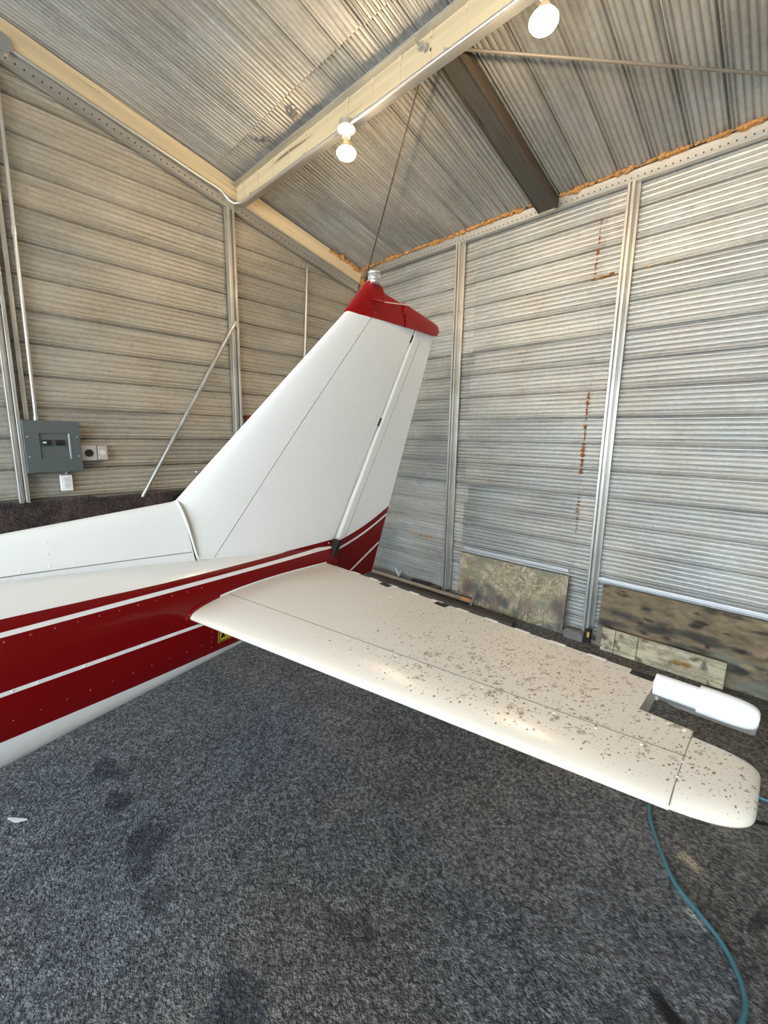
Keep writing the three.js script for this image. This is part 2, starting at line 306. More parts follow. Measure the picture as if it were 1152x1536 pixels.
// cream beam across the roof
const BZ = -2.28, BY0 = 4.005, BY1 = 4.15;
{
  const t = thing('roof_beam', 'cream painted steel beam carrying the bulbs under the roof', 'beam', [XL + 0.09, 0, BZ]), L = XR - XL - 0.1;
  part('web', box(L, BY1 - BY0, 0.01, L / 2, (BY0 + BY1) / 2, -0.005, 0), matCream, t);
  part('lower_flange', box(L, 0.01, 0.075, L / 2, BY0 - 0.005, -0.038, 0), matSteel, t);
  part('upper_flange', box(L, 0.012, 0.06, L / 2, BY1 + 0.006, 0.016, 0), matSteel, t);
  part('packer', box(L, 0.055, 0.05, L / 2, BY1 + 0.036, -0.03, 0), matSteel, t);
  const s = new THREE.BoxGeometry(0.004, BY1 - BY0 - 0.004, 0.003), c = new THREE.BoxGeometry(0.018, 0.03, 0.006);
  for (let k = 0; k < 28; k++) { const x = 0.16 + k * 0.245; if (x > L) break; part('joint_strip', s, matCream, t).position.set(x, (BY0 + BY1) / 2, 0.001); part('clip', c, matCream, t).position.set(x, BY1 - 0.014, 0.003); }
  for (const [bx, by, k] of [[-1.945, 4.11, 0.055], [-1.905, 4.085, 0.05]]) {
    const x = bx - XL - 0.09; const b = part('bolt', merge([rod(V(x, by, 0), V(x, by + 0.005, k), 0.008, 8), rod(V(x, by, 0.004), V(x, by, 0.018), 0.017, 6), rod(V(x, by, 0), V(x, by, 0.004), 0.024, 12)]), matSteel, t); b.userData.label = 'rusty bolt with nut and washer';
  }
  part('rust_hole', rod(V(2.36, 4.06, -0.001), V(2.36, 4.06, 0.002), 0.009, 10), matHole, t);
}
// dark rafter between the beam and the back wall
function slopePut(g, x, zA, zB, drop) { const a = Math.atan2(roofY(zA) - roofY(zB), zA - zB); g.rotateX(-a); g.translate(x, (roofY(zA) + roofY(zB)) / 2 - drop, (zA + zB) / 2); return g; }
{
  const zA = -2.36, zB = ZB + 0.09, L = Math.hypot(zA - zB, SLOPE * (zA - zB));
  const t = thing('roof_rafter', 'dark rust brown channel rafter between cream beam and back wall', 'rafter');
  part('flange', slopePut(box(0.15, 0.008, L, 0, -0.03, 0, 0), -1.86, zA, zB, 0.05), std({ color: lin(0.085, 0.082, 0.072), roughness: 0.6, metalness: 0.2, map: matCream.map }), t);
  part('side_lip', slopePut(box(0.008, 0.06, L, -0.078, -0.012, 0, 0), -1.86, zA, zB, 0.05), matRafterDark, t);
  part('side_lip', slopePut(box(0.02, 0.07, L, 0.082, -0.012, 0, 0), -1.86, zA, zB, 0.05), matRafterDark, t);
}
{ const zA = 1.5, zB = -2.27; solo('roof_strap', slopePut(box(0.05, 0.02, Math.hypot(zA - zB, SLOPE * (zA - zB)), 0, 0, 0, 0), 1.6, zA, zB, 0.05), matSteel, 'grey steel strap under the front roof sheets over by the opposite wall', 'strap'); }
// tie rods under the roof
solo('tie_rod', rod(V(-2.04, 4.085, -2.40), V(-4.18, 3.74, -3.95), 0.006, 8), matRafterDark, 'thin dark tie rod running from cream beam to the corner behind the tail fin', 'rod');
solo('tie_rod', rod(V(-1.78, 4.085, -2.40), V(0.20, 3.755, -3.96), 0.009, 8), std({ color: lin(0.20, 0.18, 0.15), roughness: 0.6, metalness: 0.3 }), 'pale tie rod crossing under the dark roof sheets from beam to back wall', 'rod');
// steel pipe brace on the left wall
{ const t = thing('pipe_brace', 'slanting steel pipe brace on the side wall between post and carpet strip', 'pipe');
  part('pipe', rod(V(XL + 0.10, 2.90, -2.20), V(XL + 0.05, 1.24, -1.255), 0.017, 12), matSteel, t);
  part('end_plate', box(0.006, 0.06, 0.04, XL + 0.108, 2.9, -2.205, 0), matSteel, t); }
{ const t = thing('wall_pipe', 'thin upright grey pipe on the side wall near the tail fin', 'pipe');
  part('pipe', rod(V(XL + 0.05, 3.67, -3.13), V(XL + 0.05, 0.3, -2.95), 0.017, 12), matSteel, t); part('bracket', box(0.03, 0.03, 0.075, XL + 0.045, 3.685, -3.12, 0.003), matSteel, t); }

// ------------------------------------------------------------------ conduits, lamps, electrics
const CZ = BZ + 0.02, CY = 3.965;
{
  const t = thing('beam_conduit', 'shiny steel conduit bent from the rafter along the bottom of the cream beam', 'conduit');
  const zj = -0.62, r = 0.0125, sl = (z) => roofY(z) - 0.205;
  const pts = [V(XL + 0.12, sl(zj), zj), V(XL + 0.12, sl(-1.2), -1.2), V(XL + 0.12, sl(-1.9), -1.9), V(XL + 0.125, sl(-2.1), -2.10), V(XL + 0.15, CY + 0.005, -2.2), V(XL + 0.24, CY, CZ + 0.005), V(XL + 0.45, CY, CZ), V(-3, CY, CZ), V(-1, CY, CZ), V(XR - 0.2, CY, CZ)];
  part('tube', hose(pts, r, 160, 12, 0.3), matConduit, t);
  for (const x of [-3.93, -3.1, -1.75, -0.4]) part('strap', box(0.012, 0.034, 0.03, x, CY + 0.012, CZ - 0.005, 0.002), matConduit, t);
}
{
  const t = thing('junction_box', 'round grey metal junction box cover on the rafter of the side wall', 'junction box', [XL + 0.10, roofY(-0.60) - 0.20, -0.605]);
  const c = rod(V(-0.03, 0, 0), V(0.03, 0, 0), 0.052, 24); part('body', c, matConduit, t); part('cover', rod(V(0.03, 0, 0), V(0.036, 0, 0), 0.058, 24), std({ color: lin(0.36, 0.37, 0.37), metalness: 0.6, roughness: 0.5 }), t);
}
{
  const t = thing('panel_conduit', 'upright steel conduit rising from the grey breaker panel', 'conduit');
  part('tube', rod(V(XL + 0.05, 1.89, -0.555), V(XL + 0.05, 4.29, -0.57), 0.0125, 12), matConduit, t); part('coupling', rod(V(XL + 0.05, 3.20, -0.562), V(XL + 0.05, 3.26, -0.562), 0.016, 12), matConduit, t); part('connector', rod(V(XL + 0.05, 1.88, -0.555), V(XL + 0.05, 1.93, -0.555), 0.017, 12), matConduit, t);
}
const matPorcelain = phys({ color: lin(0.85, 0.84, 0.80), roughness: 0.3, clearcoat: 0.5 });
function lamp(x, label) {
  const t = thing('ceiling_lamp', label, 'lamp', [x, CY - 0.012, CZ], 'bulbs on the cream beam');
  const lathe = (p, n = 32) => new THREE.LatheGeometry(p.map(([r, y]) => new THREE.Vector2(r, y)), n);
  part('outlet_box', rod(V(0, 0.04, 0), V(0, 0.0, 0), 0.05, 20), matSteel, t);
  const h = part('lamp_holder', lathe([[0, 0], [0.062, 0], [0.064, -0.006], [0.062, -0.013], [0.034, -0.017], [0.027, -0.022], [0.026, -0.05], [0.028, -0.056], [0.022, -0.058], [0, -0.058]]), matPorcelain, t);
  for (const s of [-1, 1]) part('screw', rod(V(0.045 * s, -0.012, 0.0), V(0.045 * s, -0.018, 0), 0.006, 8), matSteel, h);
  part('bulb_neck', lathe([[0.014, -0.056], [0.016, -0.07], [0.027, -0.095], [0.043, -0.118], [0.058, -0.138]]), std({ color: lin(0.5, 0.36, 0.22), roughness: 0.5 }), t);
  part('bulb_globe', lathe([[0.060, -0.138], [0.068, -0.150], [0.068, -0.163], [0.058, -0.178], [0.034, -0.188], [0.001, -0.191]]), std({ color: lin(1, 0.95, 0.85), roughness: 0.3, emissive: lin(1, 0.86, 0.62), emissiveIntensity: 3.5 }), t);
  const l = new THREE.PointLight(lin(1, 0.73, 0.45), LAMP); l.position.set(0, -0.165, 0); l.castShadow = true; l.shadow.radius = 2.5; t.add(l);
  return t;
}
lamp(-2.60, 'lit warm flood bulb in a white holder on the beam near the side wall');
lamp(-1.16, 'lit warm flood bulb under the beam above the pale tie rod');
{
  const t = thing('breaker_panel', 'grey steel breaker panel on the side wall', 'breaker panel', [XL + 0.02, 1.70, -0.635]);
  const grey = std({ color: lin(0.092, 0.108, 0.105), roughness: 0.45, metalness: 0.2 });
  part('cabinet', box(0.09, 0.375, 0.335, 0.045, 0, 0, 0.004), grey, t);
  const fr = new THREE.Shape(); fr.moveTo(-0.175, -0.195); fr.lineTo(0.175, -0.195); fr.lineTo(0.175, 0.195); fr.lineTo(-0.175, 0.195); fr.closePath();
  const ho = new THREE.Path(); ho.moveTo(-0.085, -0.095); ho.lineTo(-0.085, 0.105); ho.lineTo(0.115, 0.105); ho.lineTo(0.115, -0.095); ho.closePath(); fr.holes.push(ho);
  const eg = new THREE.ExtrudeGeometry(fr, { depth: 0.014, bevelEnabled: true, bevelSize: 0.003, bevelThickness: 0.003, bevelSegments: 2 }); eg.rotateY(Math.PI / 2); eg.translate(0.09, 0, 0);
  const cov = part('cover', eg, grey, t);
  part('recess', box(0.006, 0.2, 0.2, 0.094, 0.005, -0.015, 0), grey, cov);
  part('door_edge', box(0.012, 0.2, 0.014, 0.106, 0.002, -0.105, 0.003), std({ color: lin(0.34, 0.38, 0.40), roughness: 0.35, metalness: 0.4 }), cov);
  const black = std({ color: lin(0.008, 0.008, 0.009), roughness: 0.4 });
  for (const [k, z] of [[0, 0.042], [1, -0.042]]) { const b = part('breaker', box(0.018, 0.042, 0.06, 0.10, 0.03, z, 0.002), black, t); part('toggle', box(0.01, 0.014, 0.022, 0.112, 0.032, z + 0.012, 0.002), k ? black : std({ color: lin(0.6, 0.62, 0.6), roughness: 0.5 }), b); }
  for (const s of [-1, 1]) for (const y of [-0.075, 0.075]) part('cover_screw', rod(V(0.106, y, s * 0.155), V(0.111, y, s * 0.155), 0.006, 10), matConduit, t);
}
const matPlate = std({ color: lin(0.55, 0.50, 0.46), metalness: 0.3, roughness: 0.45 }), matWhitePl = std({ color: lin(0.80, 0.80, 0.78), roughness: 0.4 });
{
  const t = thing('power_outlet', 'square steel wall plate with a round black socket beside the breaker panel', 'outlet', [XL + 0.03, 1.645, -0.872]);
  part('plate', box(0.05, 0.125, 0.112, 0.025, 0, 0, 0.004), matPlate, t); part('socket', rod(V(0.05, 0, 0), V(0.058, 0, 0), 0.031, 24), std({ color: lin(0.012, 0.012, 0.013), roughness: 0.35 }), t);
  for (const a of [0, 1, 2]) part('slot', box(0.004, 0.018, 0.004, 0.058, 0.012 * Math.cos(a * 2.1), 0.012 * Math.sin(a * 2.1), 0), matHole, t);
  for (const [y, z] of [[0.045, 0.04], [0.045, -0.04], [-0.045, 0.04], [-0.045, -0.04]]) part('screw', rod(V(0.05, y, z), V(0.053, y, z), 0.005, 8), matConduit, t);
}
{
  const t = thing('power_outlet', 'narrow steel wall plate with a round white socket beside the black socket', 'outlet', [XL + 0.03, 1.645, -0.969]);
  part('plate', box(0.048, 0.115, 0.072, 0.024, 0, 0, 0.004), matPlate, t); part('socket', rod(V(0.048, 0.004, 0), V(0.054, 0.004, 0), 0.019, 20), matWhitePl, t);
  for (const [y, z] of [[0.01, 0.007], [0.01, -0.007], [-0.006, 0]]) part('slot', box(0.002, 0.008, 0.003, 0.0545, y, z, 0), matHole, t);
  for (const y of [0.042, -0.042]) part('screw', rod(V(0.048, y, 0), V(0.051, y, 0), 0.004, 8), matSteel, t);
}
{
  const t = thing('power_outlet', 'white duplex outlet hanging under the breaker panel', 'outlet', [XL + 0.03, 1.408, -0.70]);
  part('plate', box(0.05, 0.128, 0.078, 0.025, 0, 0, 0.004), matWhitePl, t); part('insert', box(0.008, 0.085, 0.042, 0.05, 0, 0, 0.003), std({ color: lin(0.7, 0.7, 0.68), roughness: 0.4 }), t);
  for (const y of [0.022, -0.022]) for (const [dy, z] of [[0.006, 0.008], [0.006, -0.008], [-0.008, 0]]) part('slot', box(0.002, 0.009, 0.003, 0.0548, y + dy, z, 0), matHole, t);
  part('cable', hose([V(0.02, 0.06, -0.005), V(0.03, 0.085, -0.012), V(0.02, 0.09, -0.03)], 0.008, 12, 8), matSteel, t);
}

// ------------------------------------------------------------------ spray foam
function foamBead(pts, r, seed, mat, label, every = 0.022) {
  const rng = rngOf(seed), c = new THREE.CatmullRomCurve3(pts), L = c.getLength(), gs = [], n = Math.max(3, Math.floor(L / every));
  for (let k = 0; k <= n; k++) {
    const p = c.getPointAt(k / n), s = r * (0.4 + 1.0 * rng() ** 1.4), g = new THREE.IcosahedronGeometry(s, 2), a = g.attributes.position, ph = rng() * 6;
    for (let i = 0; i < a.count; i++) { const x = a.getX(i), y = a.getY(i), z = a.getZ(i), f = 1 + 0.28 * Math.sin(x / s * 2.6 + ph) * Math.sin(y / s * 3.1 + ph) + 0.15 * Math.sin(z / s * 4 + ph); a.setXYZ(i, x * f, y * f, z * f); }
    g.scale(0.8 + rng() * 0.7, 0.75 + rng() * 0.5, 0.8 + rng() * 0.6); g.rotateY(rng() * 3); g.translate(p.x + (rng() - 0.5) * r * 0.5, p.y + (rng() - 0.5) * r * 0.6, p.z + (rng() - 0.3) * r * 0.4); g.computeVertexNormals(); gs.push(g);
  }
  return solo('spray_foam', merge(gs), mat, label, 'foam');
}
const FE = (x) => V(x, 3.868 + 0.006 * Math.sin(x * 5), ZB + 0.095);
foamBead([FE(-4.22), FE(-3.6), FE(-3.0), FE(-2.4), FE(-2.0)], 0.019, 41, matFoam, 'orange spray foam bead along the eave between corner and dark rafter');
foamBead([FE(-1.74), FE(-1.2), FE(-0.6), FE(0.1), FE(0.9)], 0.020, 42, matFoam, 'orange spray foam bead along the eave past the dark rafter');
foamBead([V(XL + 0.09, 3.93, -3.45), V(XL + 0.09, 3.88, -3.7), V(XL + 0.09, 3.82, -3.93)], 0.024, 43, matFoam, 'orange spray foam at the top of the rafter near the corner');
foamBead([V(XL + 0.08, 3.82, -3.95), V(XL + 0.08, 3.72, -3.96), V(XL + 0.08, 3.60, -3.96)], 0.026, 44, matFoam, 'orange spray foam running down the corner under the roof');
const FJ = (y, x = -1.41) => V(x, y, ZB + 0.004);
foamBead([FJ(3.62, -1.43), FJ(3.4, -1.435), FJ(3.2, -1.445)], 0.010, 45, matFoamRust, 'rusty foam seam on the upper sheet joint left of the back post', 0.02);
foamBead([FJ(3.16, -1.47), FJ(3.16, -1.38), FJ(3.17, -1.30)], 0.010, 46, matFoamRust, 'short rusty foam smear across the upper sheet lap by the back post', 0.02);
foamBead([FJ(2.22, -1.40), FJ(2.1, -1.402), FJ(2.0, -1.404)], 0.011, 47, matFoamRust, 'rusty foam seam on the middle sheet joint by the back post', 0.016);
foamBead([FJ(1.94, -1.40), FJ(1.7, -1.402), FJ(1.52, -1.404)], 0.012, 48, matFoamRust, 'longest rusty foam seam on the sheet joint by the back post', 0.016);
foamBead([FJ(1.42, -1.405), FJ(1.2, -1.40), FJ(0.98, -1.395)], 0.009, 49, matFoamRust, 'thin rusty foam seam low on the sheet joint by the back post', 0.03);
foamBead([FJ(3.155, -2.35), FJ(3.158, -2.2), FJ(3.16, -2.0)], 0.006, 50, matFoamRust, 'small rusty drips on the sheet lap right of the left back post', 0.04);
foamBead([FJ(3.155, -1.08), FJ(3.158, -0.95), FJ(3.165, -0.78)], 0.007, 51, matFoam, 'yellow foam drips on the sheet lap right of the second back post', 0.05);
foamBead([FJ(0.63, -3.4), FJ(0.63, -3.2), FJ(0.635, -2.95), FJ(0.63, -2.83)], 0.010, 52, matFoam, 'yellow foam along a low sheet lap behind the rudder', 0.03);
foamBead([FJ(1.316, -0.02), FJ(1.31, 0.0), FJ(1.30, 0.01)], 0.014, 53, matFoamRust, 'rusty foam lump on the low lap far along the back wall', 0.016);

// ------------------------------------------------------------------ things along the wall base
const carpN = fbm(512, 120, 120, 2, 61), carpB = fbm(512, 8, 8, 4, 62);
{
  const m = std({ color: lin(0.16, 0.115, 0.10), roughness: 1, map: dataTex(512, (i) => { const s = 0.55 + 0.9 * (carpN[i] - 0.5) + 0.5 * (carpB[i] - 0.5); return [s * 1.05, s, s * 0.98]; }, true, [1.6, 1.6]), bumpMap: dataTex(512, (i) => carpN[i], false, [1.6, 1.6]), bumpScale: 0.01 });
  const t = thing('wall_carpet', 'brown carpet strip covering the lower side wall behind the tail', 'carpet');
  const top = (z) => 1.278 + 0.010 * Math.sin(z * 3.1) + (z < -0.9 ? -0.02 : 0);
  const z0 = 2.8, z1 = -1.78, sh = (o) => grid(90, 12, (a, b) => { const z = lerp(z0, z1, a); return [XL + 0.06 + o + 0.006 * Math.sin(z * 4 + b * 3), top(z) * b, z]; }, (a, b, p) => [p[2], p[1]], false);
  const face = sh(0); part('face', face, m, t);
  part('top_edge', grid(90, 4, (a, b) => { const z = lerp(z0, z1, a), th = b * Math.PI / 2; return [XL + 0.06 + 0.006 * Math.sin(z * 4 + 3) - 0.02 + 0.02 * Math.cos(th), top(z) + 0.012 * Math.sin(th), z]; }, (a, b, p) => [p[2], b * 0.03], false), std({ color: lin(0.2, 0.165, 0.145), roughness: 1, map: m.map }), t);
  part('curled_end', hose([V(XL + 0.07, 1.12, -1.50), V(XL + 0.085, 1.215, -1.50), V(XL + 0.09, 1.252, -1.535), V(XL + 0.085, 1.262, -1.60), V(XL + 0.08, 1.29, -1.70)], 0.016, 30, 8), m, t);
}
function strandTex(seed, dark, size = 1024, n = 5200) {
  return canvasTex(size, size, (c) => {
    const rng = rngOf(seed); c.fillStyle = '#a39a86'; c.fillRect(0, 0, size, size);
    for (let k = 0; k < n; k++) { const l = 20 + rng() * 70, w = 4 + rng() * 14, v = rng(), b = 118 + v * 80; c.save(); c.translate(rng() * size, rng() * size); c.rotate(rng() * Math.PI); c.fillStyle = `rgba(${b | 0},${b * (0.90 + 0.05 * rng()) | 0},${b * (0.70 + 0.12 * rng()) | 0},0.75)`; c.fillRect(-l / 2, -w / 2, l, w); c.fillStyle = 'rgba(60,48,32,0.28)'; c.fillRect(-l / 2, w / 2 - 1.3, l, 1.3); c.restore(); }
    dark(c, rng, size);
  });
}
function blots(c, rng, size, n, rgb, a0, a1, rx, ry, y0 = 0, y1 = 1, turn = 0.5) { for (let k = 0; k < n; k++) { const x = rng() * size, y = (y0 + rng() * (y1 - y0)) * size, w = rx * (0.4 + rng()), h = ry * (0.4 + rng()), th = (rng() - 0.5) * turn, al = a0 + rng() * (a1 - a0); for (let j = 0; j < 26; j++) { c.save(); c.translate(x + (rng() - 0.5) * w * 1.1, y + (rng() - 0.5) * h * 1.1); c.rotate(th + (rng() - 0.5) * 0.5); c.fillStyle = `rgba(${rgb},${al * 0.16})`; c.beginPath(); c.ellipse(0, 0, w * (0.25 + 0.6 * rng()), h * (0.25 + 0.6 * rng()), 0, 0, 7); c.fill(); c.restore(); } } }
const matOSB = std({ roughness: 0.95, map: strandTex(71, (c, rng, s) => { blots(c, rng, s, 40, '120,110,90', 0.2, 0.5, 120, 60); blots(c, rng, s, 22, '84,80,72', 0.25, 0.5, 60, 70, 0.78, 1, 0.2); for (let k = 0; k < 130; k++) { c.fillStyle = `rgba(50,48,44,${0.1 + rng() * 0.2})`; const h = 40 + rng() * 220; c.fillRect(rng() * s, s * (0.84 + rng() * 0.1), 2 + rng() * 5, h * 0.6); } }) });
const matPly = std({ roughness: 0.9, map: canvasTex(1024, 1024, (c, s) => {
  const rng = rngOf(72); c.fillStyle = '#7a6b56'; c.fillRect(0, 0, 1024, 1024);
  for (let k = 0; k < 2600; k++) { const b = 66 + rng() * 75; c.fillStyle = `rgba(${b * 1.1 | 0},${b * 0.95 | 0},${b * 0.72 | 0},0.22)`; c.beginPath(); c.ellipse(rng() * 1024, rng() * 1024, 10 + rng() * 60, 4 + rng() * 18, (rng() - 0.5) * 1.2, 0, 7); c.fill(); }
  blots(c, rng, 1024, 60, '38,36,33', 0.3, 0.8, 46, 18, 0.05, 1, 0.5); blots(c, rng, 1024, 40, '50,48,45', 0.4, 0.9, 110, 36, 0.45, 1, 0.4); blots(c, rng, 1024, 50, '110,98,78', 0.3, 0.6, 70, 20, 0.1, 1, 0.6); blots(c, rng, 1024, 10, '60,32,22', 0.6, 1, 24, 12, 0.2, 0.6); blots(c, rng, 1024, 12, '158,140,105', 0.4, 0.7, 90, 30); blots(c, rng, 1024, 24, '120,116,106', 0.35, 0.7, 90, 40, 0.55, 1); }) });
const matOSB2 = std({ roughness: 0.95, map: strandTex(73, (c, rng, s) => { blots(c, rng, s, 30, '196,184,156', 0.4, 0.8, 110, 120); blots(c, rng, s, 18, '84,76,60', 0.4, 0.8, 30, 120, 0, 1, 0.3); blots(c, rng, s, 3, '130,92,50', 0.8, 1, 60, 80); c.fillStyle = 'rgba(50,44,36,0.75)'; c.fillRect(s * 0.12, 0, 7, s); c.fillRect(s * 0.32, 0, 8, s); c.fillRect(0, s * 0.83, s, 16); }, 1024, 2400) });
matOSB.map.repeat.set(1, 0.46); matPly.map.repeat.set(1, 0.5); matPly.map.offset.set(0, 0.25); matOSB2.map.wrapS = matOSB2.map.wrapT = THREE.RepeatWrapping;
const matWoodEdge = std({ color: lin(0.16, 0.12, 0.08), roughness: 0.95 });
function boardGeo(w, h, d) { const g = new THREE.BoxGeometry(w, h, d); return g; }
function leanBoard(name, label, w, h, d, x, y, z, lean, mat, turn = 0) {
  const t = thing(name, label, 'board', [x, y, z]); t.rotation.set(-lean, 0, turn);
  const m = shade(new THREE.Mesh(boardGeo(w, h, d), [matWoodEdge, matWoodEdge, matWoodEdge, matWoodEdge, mat, mat])); m.name = 'panel'; m.position.set(w / 2, h / 2, 0); t.add(m); return t;
}
leanBoard('strand_board', 'weathered tan strand board leaning on the back wall between the two posts', 1.20, 0.55, 0.012, -2.60, 0.003, -3.93, 0.09, matOSB, 0.004);
leanBoard('stained_plywood', 'dark stained plywood sheet leaning on the back wall under the white ledge', 1.22, 0.56, 0.012, -1.10, 0.003, -3.925, 0.09, matPly);
{ const t = leanBoard('strand_board', 'low pale strand board strip standing in front of the stained plywood', 0.86, 0.205, 0.014, -1.04, 0.003, -3.865, 0.10, matOSB2, 0.0); }
solo('ledge_flashing', box(1.75, 0.035, 0.03, -0.28, 0.593, ZB + 0.02, 0.006), std({ color: lin(0.72, 0.74, 0.78), metalness: 0.5, roughness: 0.35 }), 'bright metal flashing strip above the stained plywood', 'flashing');
{ const g = box(1.16, 0.03, 0.025, -2.0, 0.60, ZB + 0.018, 0.005); solo('ledge_flashing', g, std({ color: lin(0.62, 0.64, 0.67), metalness: 0.5, roughness: 0.4 }), 'bright metal flashing strip above the tan strand board', 'flashing'); }
const matGrime = std({ color: lin(0.085, 0.068, 0.058), roughness: 0.95, map: matCream.map }), matGrey = std({ color: lin(0.20, 0.19, 0.175), roughness: 0.9, map: matCream.map });
solo('base_timber', box(2.05, 0.05, 0.09, -2.82, 0.025, -3.735, 0.006), matGrime, 'dirty brown timber lying on the floor behind the stabilizer', 'timber');
solo('base_sill', box(XR - XL - 0.1, 0.035, 0.09, (XL + XR) / 2, 0.017, ZB + 0.055, 0.004), matGrey, 'grey concrete sill under the back wall', 'sill');
{ const t = thing('pipe_tool', 'rusty pale pipe with a dark crossbar lying on the timber along the back wall', 'pipe');
  part('shaft', rod(V(-3.98, 0.06, -3.83), V(-2.42, 0.06, -3.87), 0.022, 12), std({ color: lin(0.33, 0.25, 0.19), roughness: 0.7, metalness: 0.2, map: matCream.map }), t);
  part('rusty_collar', rod(V(-2.50, 0.06, -3.868), V(-2.36, 0.06, -3.872), 0.024, 12), std({ color: lin(0.42, 0.19, 0.07), roughness: 0.85 }), t);
  part('crossbar', rod(V(-2.345, 0.004, -3.80), V(-2.32, 0.20, -3.885), 0.016, 10), std({ color: lin(0.16, 0.155, 0.15), roughness: 0.6, metalness: 0.4 }), t); }
solo('black_block', box(0.28, 0.05, 0.06, -3.13, 0.06, -3.94, 0.01), std({ color: lin(0.02, 0.02, 0.022), roughness: 0.6 }), 'black plastic block lying behind the pipe by the left back post', 'block');
{ const t = thing('metal_clamp', 'small white forked metal bracket standing behind the pipe', 'bracket', [-3.52, 0.035, -3.955]); const w = std({ color: lin(0.6, 0.62, 0.63), roughness: 0.4, metalness: 0.3 }); part('prong', rod(V(0, 0, 0), V(-0.05, 0.11, 0), 0.008, 8), w, t); part('prong', rod(V(0, 0, 0), V(0.05, 0.11, 0.0), 0.008, 8), w, t); part('prong', rod(V(0.0, 0, 0), V(0.01, 0.075, 0), 0.008, 8), w, t); }
{ const t = thing('wood_scrap', 'yellow splintered wood offcuts lying under the rudder by the back wall', 'wood', [-4.16, 0.0, -3.88]); const w = std({ color: lin(0.36, 0.24, 0.10), roughness: 0.9 }); const a = box(0.2, 0.025, 0.04, 0, 0, 0, 0.003); a.rotateZ(0.5); a.rotateY(0.4); a.translate(0.03, 0.1, -0.02); part('splinter', a, w, t); const b = box(0.16, 0.022, 0.035, 0, 0, 0, 0.003); b.rotateZ(-0.7); b.translate(-0.04, 0.09, 0.01); part('splinter', b, w, t); part('block', box(0.14, 0.075, 0.09, 0, 0.038, 0.02, 0.006), matGrime, t); }
{ const t = thing('floor_debris', 'dark scraps and twigs heaped at the foot of the left back post', 'debris', [-2.95, 0.035, -3.95]); const rng = rngOf(81); for (let k = 0; k < 9; k++) part('scrap', rod(V((rng() - 0.5) * 0.5, 0.008 + rng() * 0.02, (rng() - 0.5) * 0.06), V((rng() - 0.5) * 0.5, 0.012 + rng() * 0.04, (rng() - 0.5) * 0.06), 0.005 + rng() * 0.008, 6), k % 3 ? matGrime : matWoodEdge, t); }
{ const t = thing('floor_debris', 'dirty wood lump at the foot of the post between the boards', 'debris', [-1.22, 0.0, -3.90]); part('block', box(0.17, 0.09, 0.07, -0.06, 0.045, 0, 0.012), matGrey, t); part('yellow_tag', box(0.02, 0.05, 0.01, 0.06, 0.085, 0.0, 0.002), std({ color: lin(0.55, 0.38, 0.06), roughness: 0.7 }), t); part('dark_block', box(0.05, 0.13, 0.03, 0.055, 0.065, -0.015, 0.004), matDark, t); }
solo('timber_post', box(0.045, 0.42, 0.05, 0.16, 0.21, -3.80, 0.004), matGrey, 'short grey timber post at the end of the stained plywood', 'post');
// air hose
{ const y = 0.009; const pts = [[0.30, -2.78], [0.12, -2.758], [0.06, -2.742], [-0.10, -2.66], [-0.25, -2.50], [-0.302, -2.385], [-0.302, -2.25], [-0.238, -2.097], [-0.144, -1.937], [-0.053, -1.864], [0.026, -1.801], [0.080, -1.728], [0.110, -1.642], [0.105, -1.555], [0.07, -1.45], [0.0, -1.30]].map(([x, z]) => V(x, y, z));
  solo('air_hose', hose(pts, 0.0085, 160, 10), phys({ color: lin(0.04, 0.13, 0.165), roughness: 0.4, clearcoat: 0.3 }), 'thin teal air hose curving over the carpet under the stabilizer tip', 'hose'); }
{ const rng = rngOf(84), c = new THREE.Shape(); for (let k = 0; k < 22; k++) { const a = k / 22 * 6.283, r = 0.8 + 0.2 * Math.sin(a * 3) + 0.12 * rng(); const x = 0.05 * r * Math.cos(a), y = 0.012 * r * Math.sin(a); k ? c.lineTo(x, y) : c.moveTo(x, y); }
  const g = new THREE.ExtrudeGeometry(c, { depth: 0.003, bevelEnabled: false }); g.rotateX(-Math.PI / 2); g.rotateY(0.7); g.translate(-2.44, 0.001, -0.062); solo('paper_scrap', g, std({ color: lin(0.6, 0.6, 0.58), roughness: 0.9 }), 'tiny white paper scrap on the carpet below the tail cone', 'scrap'); }

// small things on the roof and the side wall
for (const [x, z, a, label] of [[-3.54, -2.15, 0.5, 'twisted grey tape hanging from the roof sheets at the beam close to the side wall'], [-3.09, -2.17, -0.4, 'twisted grey tape clip on the roof sheets above the lit bulb']]) {
  const t = thing('roof_clip', label, 'clip', [x, roofY(z) - 0.028, z], 'clips on the roof by the beam'), m = std({ color: lin(0.16, 0.15, 0.14), roughness: 0.8 });
  part('strap', hose([V(-0.05, 0.006, 0), V(-0.02, -0.012, 0.01), V(0.01, -0.004, -0.01), V(0.045, -0.02, 0.012), V(0.07, 0.004, 0)].map((p) => p.applyAxisAngle(V(0, 1, 0), a)), 0.009, 30, 6), m, t);
  part('strap', hose([V(-0.03, 0.004, 0.03), V(0.0, -0.014, 0.02), V(0.04, -0.006, 0.035)].map((p) => p.applyAxisAngle(V(0, 1, 0), a)), 0.006, 20, 6), m, t);
}
{ const t = thing('red_sign', 'small red plate on the side wall half hidden behind the tail fin', 'plate', [XL + 0.02, 1.98, -2.45]); part('plate', box(0.012, 0.075, 0.28, 0.012, 0, 0, 0.003), std({ color: lin(0.22, 0.012, 0.012), roughness: 0.5 }), t); for (const z of [-0.12, 0.12]) part('screw', rod(V(0.018, 0, z), V(0.021, 0, z), 0.005, 8), matConduit, t); }

